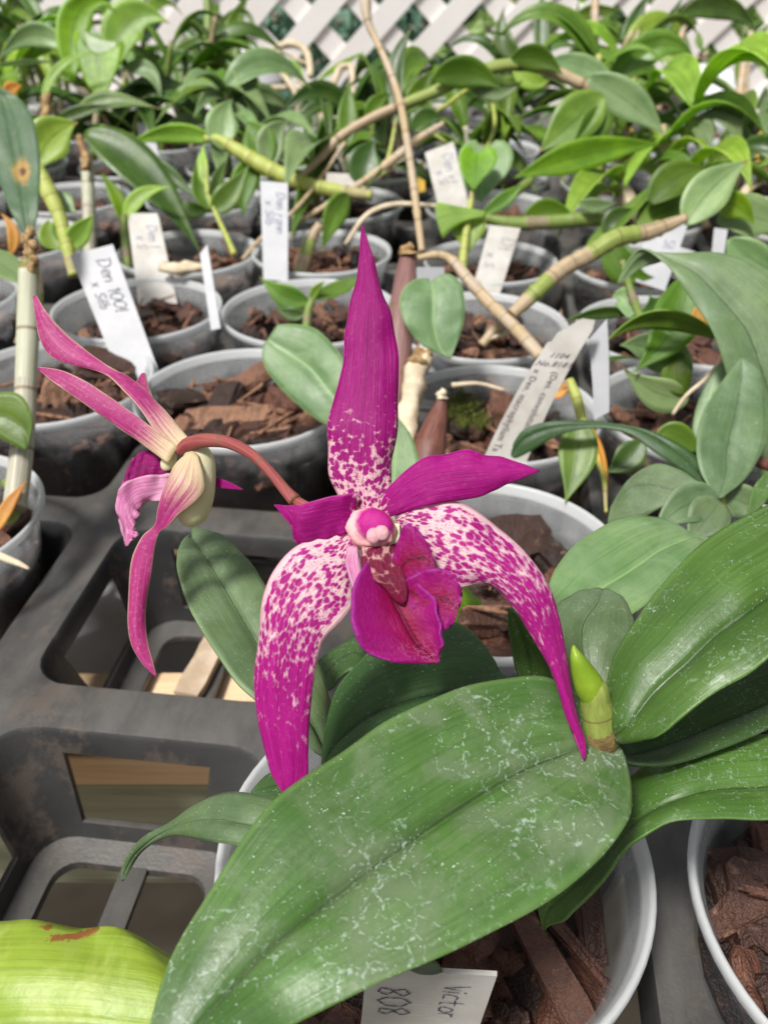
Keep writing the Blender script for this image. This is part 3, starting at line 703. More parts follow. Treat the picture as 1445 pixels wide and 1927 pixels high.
# individual large chips that stand out
def chip(c, size, rot, k, tint, label, stretch=(1, 1, 1)):
    cv, cf = CH[k]; P = (cv*size*np.array(stretch)) @ rotm(*rot).T + c
    return setp(mesh('bark_chip', P, cf, M_['bark'], loc=c, smooth=False, tint=[tint]*len(P)), label, 'bark chip', 'large single bark chips')
def bigchip(a, b, r, tint, label, seed):
    a, b = np.array(a), np.array(b); n = 26; P = [a+(b-a)*k/(n-1)+np.array([0, 0, .0015*math.sin(k*.5)]) for k in range(n)]
    rad = [r*(.55+.45*math.sin(math.pi*(k+.8)/(n+.6))**.5)*(1+.25*noise.noise(Vector((k*.33, seed, 0)))) for k in range(n)]
    V, Fc, UV = tube_geo(P, rad, 18, True, .3, seed)
    return setp(mesh('bark_chip', V, Fc, M_['bark'], smooth=False, tint=[tint]*len(V)), label, 'bark chip', 'large single bark chips')
_a, _b = PH(985, 1725, -.012), PH(1080, 1900, -.018); _d = _b-_a
chip((_a+_b)/2, .023, (.25, math.asin(-_d[2]/np.linalg.norm(_d)), math.atan2(_d[1], _d[0])), 5, .5, 'long reddish bark chip in the lowest pot under the big leaf tip', (1.5, .62, .6))
_a, _b = PH(1040, 1735, -.014), PH(1110, 1815, -.020); _d = _b-_a
chip((_a+_b)/2, .022, (.1, math.asin(-_d[2]/np.linalg.norm(_d)), math.atan2(_d[1], _d[0])), 4, .5, 'thin bark splinter right of the long reddish chip', (1.0, .3, .4))
chip(PH(1075, 1900, -.028), .022, (.3, .2, 1.2), 2, .65, 'pale-flecked bark piece below the long reddish chip')
chip(PH(975, 1015, -.010), .027, (.5, .25, .5), 1, .3, 'dark tilted bark piece leaning on the pot wall behind the flower')
chip(PH(905, 1165, -.016), .028, (.1, .1, .2), 4, .45, 'flat brown bark piece seen under the right petal')
chip(PH(440, 790, -.008), .036, (.15, .0, .15), 3, .95, 'wide tan bark slab at the front of the chunky bark pot', (1, .8, .5))
chip(PH(455, 725, -.006), .034, (.1, -.3, .5), 5, .8, 'ridged reddish bark slab in the middle of the chunky bark pot', (1, .6, .7))
chip(PH(345, 755, -.006), .022, (.3, .3, .9), 0, .15, 'dark bark lump on the left of the chunky bark pot')
chip(PH(530, 760, -.009), .022, (.3, .1, 1.9), 6, .7, 'grey-brown bark chip on the right of the chunky bark pot')
chip(PH(205, 690, -.004), .028, (.1, .4, .2), 1, .4, 'broad bark chip at the back of the dark bark pot')
chip(PH(150, 735, -.010), .026, (.2, .1, -.2), 7, .35, 'long bark chip under the arching pink sepals', (1.2, .6, .7))

a, b = PH(445, 1150, -.071), PH(352, 1318, -.071); d_ = (b-a)/np.linalg.norm(b-a); s_ = np.cross(d_, [0, 0, 1])*.0052
V = []
for k in range(9):
    c_ = a+(b-a)*k/8
    for sx_, zz in ((-1, 0), (1, 0), (1, .004), (-1, .004)): V.append(c_+s_*sx_*(1+.06*math.sin(k*2.1))+np.array([0, 0, zz]))
Fc = [(4*k+q, 4*k+(q+1) % 4, 4*k+4+(q+1) % 4, 4*k+4+q) for k in range(8) for q in range(4)]+[(3, 2, 1, 0), (32, 33, 34, 35)]
setp(mesh('wooden_stake', V, Fc, plain_mat('old_stake', (.42, .32, .22), (.58, .46, .34), 90, .8, .4), smooth=False), 'pale wooden stake lying in the empty tray cell below the side flower', 'stake')
chip(PH(905, 1745, -.014), .017, (.6, .3, .9), 3, .55, 'chunky bark piece left of the long reddish chip')
chip(PH(1105, 1720, -.016), .018, (.3, -.4, 1.6), 7, .3, 'dark bark piece against the inner wall of the lowest pot', (1.1, .7, .7))
# ================================================================ FLOWERING PLANT
node = PH(1130, 1392, .058)
orchid = thing('orchid_plant', pots[(1, -1)]+np.array([0, 0, -.03]), 'flowering orchid with a spotted magenta bloom, a side bloom and broad dusty leaves', 'orchid')
L = sheet
hh = dict(mode='h')
L('leaf', [(1132,1386,1138,1390,1146,1394,.058),(1100,1318,1110,1400,1172,1415,.060,.002,-.002),(1043,1287,1072,1412,1189,1485,.061,.003,-.003),
  (960,1277,1000,1436,1178,1550,.062,.004,-.003),(850,1302,900,1490,1120,1622,.062,.005,-.003),(740,1352,800,1556,1010,1706,.062,.005,-.003),
  (620,1428,690,1634,862,1784,.061,.004,-.003),(510,1520,592,1708,712,1852,.060,.003,-.002),(412,1645,492,1792,574,1917,.059,.002,-.002),
  (336,1780,410,1882,462,1975,.057),(292,1900,345,1962,382,2022,.055),(274,2000,300,2032,322,2052,.053),(282,2086,284,2088,286,2090,.052)],
  G_['big'], orchid, nu=45, nv=90, crease=.0024, bulge=.0012, ripple=.0016, label='huge dusty leaf nearest the camera', **hh)
L('leaf', [(1050,1330,1052,1332,1054,1334,.050),(960,1284,985,1312,1010,1342,.047),(905,1208,930,1283,960,1352,.046),(850,1170,862,1294,882,1372,.045),
  (770,1186,770,1314,790,1402,.044),(695,1226,690,1346,710,1432,.043),(640,1290,642,1386,652,1452,.042),(612,1378,618,1420,624,1462,.041),(606,1450,607,1452,608,1454,.040)],
  G_['dark'], orchid, nu=35, nv=50, crease=.001, bulge=.0008, ripple=.001, label='broad dull leaf under the lip', **hh)
L('leaf', [(1146,1390,1150,1392,1152,1396,.060),(1140,1310,1175,1368,1205,1394,.066),(1158,1232,1222,1305,1262,1369,.071),(1210,1150,1290,1240,1342,1308,.076),
  (1262,1088,1350,1180,1410,1262,.080),(1320,1022,1410,1136,1480,1215,.083),(1395,978,1470,1096,1550,1165,.084),(1480,945,1550,1040,1620,1100,.084),(1570,940,1620,1000,1670,1030,.082),(1700,960,1702,962,1704,964,.080)],
  G_['fresh'], orchid, nu=41, nv=60, crease=.0022, bulge=.0010, ripple=.0014, label='wide bright leaf rising to the right', seed=2, **hh)
L('leaf', [(1158,1394,1160,1396,1162,1400,.055),(1200,1360,1180,1420,1175,1432,.052),(1290,1290,1255,1400,1250,1441,.052),(1380,1230,1350,1360,1352,1411,.053),(1460,1200,1445,1320,1448,1370,.054),(1560,1180,1550,1260,1560,1310,.055),(1650,1200,1651,1202,1652,1204,.055)],
  G_['dark'], orchid, nu=17, nv=40, crease=.0008, bulge=.0006, seed=3, label='dark leaf beneath the bright one', **hh)
L('leaf', [(1700,1430,1701,1440,1702,1450,.045),(1560,1378,1570,1450,1580,1500,.048),(1450,1384,1455,1475,1460,1541,.049),(1345,1392,1350,1482,1345,1541,.049),(1280,1404,1275,1500,1250,1549,.048),
  (1222,1428,1210,1530,1190,1588,.044),(1170,1480,1165,1580,1145,1648,.037),(1110,1560,1115,1635,1098,1700,.029),(1055,1640,1066,1680,1063,1730,.022),(1015,1690,1030,1715,1036,1740,.017),(1022,1750,1023,1750,1024,1749,.014)],
  G_['fresh'], orchid, nu=35, nv=60, crease=.001, bulge=.0008, ripple=.0008, seed=4, label='arching leaf whose tip hangs into the pot', **hh)
L('leaf', [(590,1500,592,1503,594,1506,.048),(540,1508,535,1555,520,1590,.047),(470,1494,455,1548,478,1592,.046),(420,1494,408,1540,425,1587,.044),(370,1514,362,1545,378,1578,.040),(322,1548,322,1560,332,1570,.034),(272,1575,282,1582,296,1580,.028),(242,1608,252,1610,264,1604,.022),(230,1640,236,1640,243,1638,.018),(231,1656,232,1656,233,1656,.016)],
  G_['grey'], orchid, nu=13, nv=44, crease=.0008, bulge=.0004, seed=5, label='small leaf curling over the tray', **hh)
L('leaf', [(560,1500,561,1502,562,1504,.036),(540,1450,530,1480,540,1512,.036),(505,1458,500,1485,510,1510,.036),(473,1490,474,1492,475,1495,.035)], G_['dark'], orchid, nu=9, nv=20, seed=6, **hh)
L('leaf', [(618,1432,620,1434,622,1436,.030),(600,1415,608,1400,624,1340,.034),(560,1390,590,1360,618,1300,.038),(505,1338,550,1300,598,1250,.042),(450,1292,505,1235,556,1190,.045),(400,1218,460,1162,510,1118,.048),(360,1150,418,1090,470,1058,.050),(336,1084,382,1035,424,1012,.051),(334,1045,360,1008,390,998,.052),(342,1022,360,1002,366,992,.052)],
  G_['grey'], orchid, nu=15, nv=50, crease=.0018, bulge=.0003, ripple=.0006, seed=7, label='long notched leaf pointing up-left over the tray', **hh)
L('leaf', [(700,1290,702,1292,704,1294,.020),(676,1202,676,1232,668,1262,.026),(640,1215,640,1242,640,1274,.024),(598,1246,610,1272,622,1298,.020),(570,1300,572,1302,574,1306,.016)], G_['dark'], orchid, nu=9, nv=20, seed=8, **hh)
L('leaf', [(1050,1215,1052,1218,1055,1222,.046),(1030,1140,1045,1170,1110,1200,.050),(1036,1095,1095,1128,1180,1160,.052),(1066,1044,1140,1096,1222,1132,.053),(1120,1000,1190,1066,1262,1102,.053),(1180,978,1240,1032,1300,1068,.052),(1240,976,1290,1012,1322,1040,.050),(1290,1000,1310,1012,1330,1022,.048),(1345,1018,1346,1019,1347,1020,.046)],
  G_['pale'], orchid, nu=17, nv=46, crease=.0012, bulge=.001, ripple=.001, seed=9, label='pale broad leaf behind the right sepal', **hh)
L('leaf', [(1118,1330,1122,1332,1126,1334,.050),(1060,1280,1105,1262,1150,1268,.054),(1032,1215,1095,1208,1184,1212,.057),(1036,1152,1100,1168,1191,1168,.058),(1085,1116,1125,1132,1170,1126,.058),(1120,1108,1134,1110,1146,1112,.057)],
  G_['grey'], orchid, nu=17, nv=36, crease=.0008, bulge=.0008, ripple=.0007, seed=10, label='short rounded leaf behind the new shoot', **hh)
L('leaf', [(1000,1300,1010,1302,1030,1304,.040),(975,1270,1000,1290,1040,1292,.044),(964,1220,992,1240,1034,1252,.050),(957,1170,975,1185,1012,1200,.056),(958,1146,962,1146,975,1152,.060)], G_['fresh'], orchid, nu=11, nv=24, crease=.001, seed=11, label='small upright leaf beside the right sepal', **hh)
L('leaf', [(845,1180,850,1182,855,1184,.022),(852,1120,864,1130,866,1145,.03),(858,1095,868,1112,878,1138,.032),(872,1098,878,1114,890,1138,.030),(888,1118,892,1128,898,1138,.026),(908,1137,908,1137,908,1137,.022)], G_['lime'], orchid, nu=9, nv=20, seed=12, **hh)
L('leaf', [(770,1790,778,1800,790,1812,.048),(765,1815,800,1815,822,1812,.038),(790,1830,815,1830,832,1826,.030),(838,1832,838,1832,838,1832,.024)], G_['dark'], orchid, nu=9, nv=20, seed=13, **hh)
# new shoot with its brown sheath
def shoot(nm, pts, mt): return tube(nm, pts, mt, orchid, nseg=20, n=30)
kk = .152/F
shoot('pseudobulb', [(1131,1402,.153,24*kk),(1130,1385,.152,30*kk),(1126,1350,.151,31*kk),(1120,1318,.150,29*kk),(1118,1296,.149,25*kk),(1112,1284,.149,17*kk)], M_['bud'])
shoot('new_shoot', [(1120,1320,.150,24*kk),(1108,1290,.149,27*kk),(1095,1262,.148,21*kk),(1085,1238,.147,13*kk),(1080,1222,.147,6*kk),(1079,1214,.147,1.6*kk)], M_['budtop'])
shoot('sheath', [(1132,1416,.154,20*kk),(1131,1400,.153,31*kk),(1130,1378,.152,34*kk),(1128,1352,.152,33*kk)], M_['budbase'])
tube('stem', [(*(PH(1131, 1395, .056)), .0026), (*(PH(1120, 1420, .03)), .003), (*(np.array(pots[(1, -1)])+[.012, .01, -.03]), .0035)], M_['canegreen'], orchid, mode='w', n=16, label='cane carrying the leaves')
# flower stalk: from behind the bloom down into the pot, and the side stalk
tube('stem', [(*(PD(690, 1020, .160)), .0011), (*(PD(720, 1100, .166)), .0012), (*(PD(748, 1205, .216)), .0013), (*(np.array(pots[(1, -1)])+[-.004, .012, -.03]), .0015)], M_['pedicel'], orchid, mode='w', n=24, label='flower stalk')
tube('stem', [(700,1015,.159,.0011),(640,985,.161,.0010),(590,960,.163,.0010),(556,942,.165,.0010)], M_['pedicel'], orchid, n=16)

# ---------------------------------------------------------------- main bloom
c = PD(700, 990, .149); vx = np.array([1, 0, 0]); r0 = ray(700, 990); vz = -r0/np.linalg.norm(r0); vy = np.cross(vz, vx)
px = .149/F
def oval(nm, x, y, d, rx, ry, rz, mt, par, ang=0., jit=0., seed=0, **k):
    c = PD(x, y, d); s = d/F; a = R(ang); X = vx*math.cos(a)+vy*math.sin(a); Y = -vx*math.sin(a)+vy*math.cos(a)
    V, Fc, UV = ball_geo(c, [X*rx*s, Y*ry*s, vz*rz*s], seed, jit, 28, 20); return mesh(nm, V, Fc, mt, par, uv=UV, **k)
def col_mat():
    N = NT('column_blush'); o = N.obj(); c0 = tuple(PD(707, 983, .1462)-np.array(wloc(orchid)))
    ds = N.a('VectorMath', _operation='DISTANCE', i0=o, i1=c0).outputs['Value']
    q = N.math('ADD', N.math('MULTIPLY', ds, 1000.), N.math('MULTIPLY', N.math('SUBTRACT', N.noise(o, 700, 3), .5), 1.6))
    col = N.mix(N.ramp(q, 2.7, 4.2), (.40, .015, .20), (.78, .42, .42)); col = N.mix(N.ramp(N.noise(o, 900, 3), .6, .75, 0, .3), col, (.55, .08, .3))
    N.put(N.b, 'Base Color', col); N.put(N.b, 'Roughness', .6); N.put(N.b, 'Specular IOR Level', .2); N.put(N.b, 'Normal', N.bump(N.noise(o, 1200, 3), .4, .0004)); N.put(N.b, 'Subsurface Weight', .15); N.put(N.b, 'Subsurface Scale', .002)
    return N.m
P_['col'] = col_mat()
fl = oval('flower', 700, 1000, .1505, 46, 40, 36, P_['pinkc'], orchid, jit=.12, label='open spotted magenta bloom facing the camera')
S = lambda nm, rows, mt, **k: L(nm, rows, mt, fl, thick=.0005, **k)
S('sepal', [(648,962,688,972,730,958,.1515,.0,.0),(624,900,681,908,737,900,.1512,.002,.002),(619,830,683,832,746,828,.1515,.002,.002),(625,768,688,772,749,758,.152,.0022,.0022),(641,716,693,718,748,696,.1528,.002,.002),
  (652,660,696,658,747,640,.1536,.0018,.0018),(657,600,697,592,734,588,.1545,.0015,.0015),(668,540,697,535,719,545,.1555,.001,.001),(676,490,691,488,705,500,.1565,.0006,.0006),(678,452,685,452,693,458,.1572),(681,424,682,424,683,425,.158)],
  P_['dorsal'], nu=17, nv=60, ripple=.0012, crease=.0003, seed=21, label='upright tapering dorsal sepal')
S('sepal', [(664,1002,668,1022,676,1046,.1505),(615,1014,646,1056,669,1096,.149,.0016,.0010),(560,1032,610,1084,667,1132,.1475,.002,.0014),(519,1082,575,1122,640,1162,.1465,.0026,.0016),(496,1145,550,1168,608,1198,.146,.003,.0016),(484,1215,536,1230,592,1244,.146,.003,.0016),
  (482,1278,530,1288,585,1300,.1462,.003,.0014),(487,1340,530,1347,578,1355,.1466,.0026,.0012),(499,1400,537,1404,577,1412,.147,.002,.001),(514,1450,545,1450,576,1458,.1475,.0014,.001),(529,1485,545,1482,560,1478,.148),(535,1498,536,1498,537,1498,.1482)],
  P_['lateral'], nu=21, nv=70, ripple=.0014, rf=60, seed=22, label='broad lower sepal hanging on the left')
S('sepal', [(742,972,748,985,750,1002,.1505),(780,952,779,1000,775,1048,.149,.0012,.0016),(838,944,826,1016,800,1080,.1475,.0018,.0022),(893,956,872,1032,852,1099,.1465,.0022,.0024),(946,996,915,1056,893,1098,.146,.0024,.0022),(992,1042,955,1086,930,1109,.1455,.0024,.002),
  (1030,1100,996,1132,968,1144,.145,.0022,.0018),(1049,1165,1023,1182,1000,1191,.145,.002,.0014),(1063,1235,1043,1241,1024,1236,.145,.0016,.0012),(1075,1300,1060,1301,1045,1289,.1452,.0012,.001),(1088,1355,1077,1356,1064,1342,.1455,.0008,.0006),(1101,1400,1093,1401,1081,1388,.146),(1099,1430,1098,1430,1097,1430,.1464)],
  P_['lateral'], nu=21, nv=70, ripple=.0013, rf=60, seed=23, label='long lower sepal sweeping to the right')
S('petal', [(716,940,720,958,727,974,.150),(742,905,752,936,768,962,.149),(782,873,793,912,810,949,.148,.001,.0005),(830,855,842,900,852,942,.1475,.0014,.0008),(880,850,886,896,891,937,.1472,.0015,.001),(932,858,934,892,930,923,.147,.001,.001),(977,871,976,888,968,904,.147,.0005,.0005),(1014,886,1014,886,1013,887,.147)],
  P_['petal'], nu=15, nv=40, ripple=.0009, seed=24, label='right petal')
S('petal', [(668,928,668,965,664,1000,.150),(640,931,641,972,640,1007,.149,-.001,.0012),(600,940,602,982,600,1018,.1482,-.0012,.0016),(566,951,570,988,566,1024,.1478,-.001,.0016),(546,952,552,976,552,1012,.1478,-.0004,.001),(530,951,538,966,545,988,.1478),(517,951,518,952,520,955,.1478)],
  P_['petal'], nu=13, nv=36, ripple=.0008, seed=25, label='left petal seen at an angle')
lip = S('lip', [(690,1058,728,1086,762,1072,.1465,-.001,-.0006),(668,1095,738,1122,792,1100,.1452,-.0022,-.0012),(661,1140,757,1160,816,1130,.1438,-.003,-.0018),(664,1185,776,1196,823,1165,.1428,-.003,-.0018),(682,1219,793,1221,827,1190,.1423,-.0026,-.0016),(722,1241,807,1234,829,1211,.1420,-.0016,-.001),(790,1246,815,1242,827,1226,.142),(815,1247,820,1248,826,1246,.142)],
  P_['lip'], nu=41, nv=56, ripple=.0008, rf=80, crease=.0009, seed=26, label='velvety lip with a dark central groove')
S2 = lambda nm, rows, mt, **k: L(nm, rows, mt, fl, thick=.0005, **k)
S2('lip', [(738,1050,745,1082,752,1112,.1462),(757,1000,762,1060,768,1118,.1452),(768,986,775,1050,782,1112,.1444),(783,996,790,1050,797,1100,.144),(798,1014,804,1052,808,1090,.1438),(812,1042,814,1062,816,1080,.1438),(820,1064,820,1068,820,1074,.1438)], P_['lip'], nu=13, nv=26, ripple=.0008, seed=27, label='upright side lobe of the lip')
S2('lip', [(762,1092,766,1110,768,1128,.1448),(800,1072,796,1122,786,1158,.1438,-.0006,0),(834,1071,824,1125,804,1178,.1428,-.0006,0),(856,1086,845,1130,824,1188,.142,0,.0004),(867,1112,858,1142,842,1182,.1416),(866,1134,862,1150,856,1168,.1414)], P_['lip'], nu=17, nv=30, ripple=.0010, rf=70, seed=28, label='rounded right lobe of the lip')
S2('lip', [(655,1030,662,1028,672,1030,.1485),(651,1055,660,1060,676,1058,.1472),(658,1085,668,1092,682,1085,.146),(668,1110,676,1118,688,1108,.1452),(676,1126,680,1128,684,1126,.145)], P_['backlip'], nu=9, nv=20, seed=29, label='pale inrolled left edge of the lip')
S2('lip', [(682,1028,714,1030,744,1022,.1468,.0010,.0010),(680,1058,715,1064,748,1050,.1456,.0012,.0012),(690,1084,727,1088,757,1070,.1446,.0012,.0010),(718,1100,742,1106,762,1090,.1440,.0008,.0006),(738,1122,752,1128,766,1112,.1437,.0005,.0004),(752,1134,758,1136,764,1130,.1437)], P_['throat'], nu=17, nv=30, crease=-.0004, seed=30, label='dark red throat with pale veins')
S2('lip', [(733,985,742,985,752,985,.1492),(736,1010,744,1012,752,1012,.149),(740,1040,745,1042,750,1040,.1486),(743,1062,745,1064,747,1062,.1482)], P_['cream'], nu=9, nv=16, seed=31, label='cream strip beside the throat')
oval('column', 697, 994, .1478, 46, 38, 17, P_['col'], fl, ang=-12, jit=.12, seed=3)
oval('column', 705, 989, .1466, 34, 29, 15, P_['col'], fl, ang=-18, jit=.10, seed=5, label='magenta hood over the anther')
oval('column', 728, 1006, .1462, 9, 17, 10, P_['col'], fl, ang=25, jit=.06, seed=6)
oval('anther_cap', 703, 1008, .1450, 14, 15, 8, P_['anther'], fl, ang=-15, jit=.08, seed=7); oval('anther_cap', 718, 1003, .1450, 14, 15, 8, P_['anther'], fl, ang=15, jit=.08, seed=8)

# ---------------------------------------------------------------- side bloom, seen from behind
V, Fc, UV = tube_geo(catmull_tube(np.array([list(PD(*q[:3]))+[q[3]*.185/F] for q in [(335,838,.186,12),(356,842,.185,19),(372,862,.185,29),(374,895,.185,32),(368,930,.185,35),(362,960,.185,32),(356,978,.185,24),(352,990,.185,8)]]), 34)[:, :3], catmull_tube(np.array([list(PD(*q[:3]))+[q[3]*.185/F] for q in [(335,838,.186,12),(356,842,.185,19),(372,862,.185,29),(374,895,.185,32),(368,930,.185,35),(362,960,.185,32),(356,978,.185,24),(352,990,.185,8)]]), 34)[:, 3], 26)
f2 = mesh('flower', V, Fc, P_['cream'], orchid, uv=UV, label=None) if False else mesh('flower', V, Fc, P_['cream'], orchid, uv=UV)
f2['label'] = 'drooping side bloom seen from behind, with a cream chin'
T = lambda nm, rows, mt, **k: L(nm, rows, mt, f2, thick=.0006, **k)
T('sepal', [(366,838,352,846,338,856,.184),(325,790,315,806,302,824,.185,.001,0),(285,745,274,758,262,768,.186,.0015,-.001),(244,710,234,717,222,724,.187,.001,-.001),(206,690,196,694,186,699,.188),(168,664,146,676,120,682,.189,.001,.0005),(128,630,106,648,92,666,.190,.001,.0005),(92,592,81,610,74,630,.191),(70,557,66,557,63,560,.192)], P_['back'], nu=13, nv=46, ripple=.0006, seed=41, label='twisted upper sepal')
T('sepal', [(336,842,326,856,318,872,.183),(278,798,270,813,262,830,.1835,0,.0008),(212,750,204,766,196,784,.184,0,.0008),(152,712,142,727,134,742,.185),(110,696,104,706,100,718,.186),(74,691,74,693,75,697,.187)], P_['back'], nu=11, nv=36, ripple=.0005, seed=42, label='narrow straight sepal pointing left')
T('petal', [(300,770,290,772,280,774,.190),(285,740,272,742,262,745,.191),(277,715,267,718,257,722,.191),(274,702,270,702,266,704,.191)], P_['back'], nu=9, nv=16, seed=43)
T('petal', [(385,890,385,905,388,920,.187),(408,898,408,908,408,918,.187),(432,907,433,914,434,920,.187),(458,921,458,922,458,922,.187)], P_['petal'], nu=9, nv=16, seed=44, label='magenta petal tip on the right')
T('sepal', [(352,858,362,850,372,858,.1815),(328,880,346,900,386,915,.1790,.0012,.0005),(312,915,328,930,372,940,.1788,.0012,.0004),(302,945,314,958,340,965,.180),(297,968,306,980,318,990,.181),(292,988,296,994,302,1000,.182),(268,1010,281,1018,294,1018,.182),(251,1050,268,1058,287,1058,.182,.0006,.0006),(244,1110,260,1118,277,1118,.182,.001,.001),(242,1165,257,1171,274,1170,.182,.001,.001),(249,1210,262,1214,278,1207,.182,.0006,.0006),(270,1248,279,1252,288,1246,.182),(294,1273,294,1273,295,1273,.182)], P_['back'], nu=13, nv=60, ripple=.0006, seed=45, label='long twisted sepal hanging straight down')
T('lip', [(340,872,338,890,336,908,.189),(318,850,312,880,310,908,.189,.0008,.001),(295,844,288,880,284,912,.189,.0008,.001),(268,850,264,885,262,918,.189),(248,868,246,895,246,922,.189),(236,900,235,912,233,926,.189),(228,928,228,930,229,932,.189)], P_['ruffle'], nu=13, nv=30, ripple=.0022, rf=150, seed=46, label='ruffled dark lip')
T('lip', [(330,892,326,915,322,938,.1845),(292,894,288,920,284,944,.184,0,.001),(255,900,256,930,262,960,.1835,0,.001),(228,918,240,950,255,980,.183),(218,950,236,975,258,1000,.183),(228,985,242,998,262,1008,.183),(234,1010,240,1015,250,1016,.183),(238,1027,238,1028,240,1028,.183)], P_['backlip'], nu=13, nv=36, ripple=.0016, rf=120, seed=47, label='pale pink outer lip lobe')
oval('column', 318, 868, .1872, 14, 20, 10, P_['cream'], f2, ang=-30)
tube('stem', [(336,852,.184,.0011),(352,838,.183,.0016),(385,829,.180,.0015),(430,833,.177,.0013),(475,856,.173,.0011),(512,892,.169,.0010),(540,926,.166,.00115),(556,943,.165,.0014)], M_['pedicel'], orchid, n=44, nseg=16, label='arched maroon stalk of the side bloom')
# ================================================================ TAGS
ST = {'D': [[(0,0),(0,1)],[(-.1,1),(.35,.95),(.6,.6),(.5,.2),(0,0)]], 'e': [[(0,.3),(.4,.35),(.4,.55),(.2,.62),(.02,.4),(.1,.08),(.45,.08)]], 'n': [[(0,.6),(.02,0)],[(.02,.4),(.2,.62),(.38,.5),(.4,0)]],
 '1': [[(0,.75),(.15,1),(.15,0)]], '0': [[(.25,1),(.0,.75),(.0,.25),(.25,0),(.5,.25),(.5,.75),(.25,1)]], 'o': [[(.22,.6),(0,.4),(.05,.1),(.25,0),(.45,.2),(.4,.5),(.22,.6)]], 'x': [[(0,.65),(.45,0)],[(.45,.65),(0,0)]],
 'S': [[(.5,.9),(.25,1),(.03,.8),(.15,.55),(.42,.42),(.45,.12),(.2,0),(0,.12)]], 'i': [[(0,.6),(.03,0)],[(.0,.85),(.02,.9)]], 'l': [[(0,1),(.02,.05),(.12,0)]], 'b': [[(0,1),(.02,0)],[(.02,.45),(.25,.6),(.42,.35),(.3,.02),(.02,.05)]],
 'V': [[(0,1),(.22,0),(.34,.7)]], 'c': [[(.4,.55),(.15,.62),(0,.35),(.1,.05),(.4,.05)]], 't': [[(.15,.95),(.15,.05),(.35,0)],[(-.05,.6),(.4,.62)]], 'r': [[(0,.6),(.02,0)],[(.02,.4),(.15,.58),(.32,.55)]],
 '8': [[(.42,.8),(.2,1),(.02,.8),(.15,.55),(.42,.3),(.3,.02),(.05,.1),(.1,.4),(.4,.68),(.42,.8)]], 'm': [[(0,.6),(.02,0)],[(.02,.4),(.17,.62),(.28,.5),(.29,0)],[(.29,.4),(.43,.62),(.55,.5),(.56,0)]]}
WD = {'D': .78, '1': .38, 'i': .25, 'l': .3, ' ': .45, 'x': .65, 'S': .65, 'V': .5, 'm': .75, '0': .68, '8': .6}
class TagMap:
    def __init__(s, TL, TR, BR, BL, bow=0.):
        s.c = [np.array(PD(*q)) for q in (TL, TR, BR, BL)]
        s.L = (np.linalg.norm(s.c[3]-s.c[0])+np.linalg.norm(s.c[2]-s.c[1]))/2; s.W = np.linalg.norm(s.c[1]-s.c[0])
        n = np.cross(s.c[1]-s.c[0], s.c[3]-s.c[0]); n /= np.linalg.norm(n); s.n = n if np.dot(n, CAM-s.c[0]) > 0 else -n; s.bow = bow
    def at(s, t, q, off=0.):                                # t across 0..1, q down 0..1
        A = s.c[0]*(1-t)+s.c[1]*t; B = s.c[3]*(1-t)+s.c[2]*t
        side = (s.c[1]-s.c[0])/s.W
        return A*(1-q)+B*q + s.n*off + side*(s.bow*4*q*(1-q))
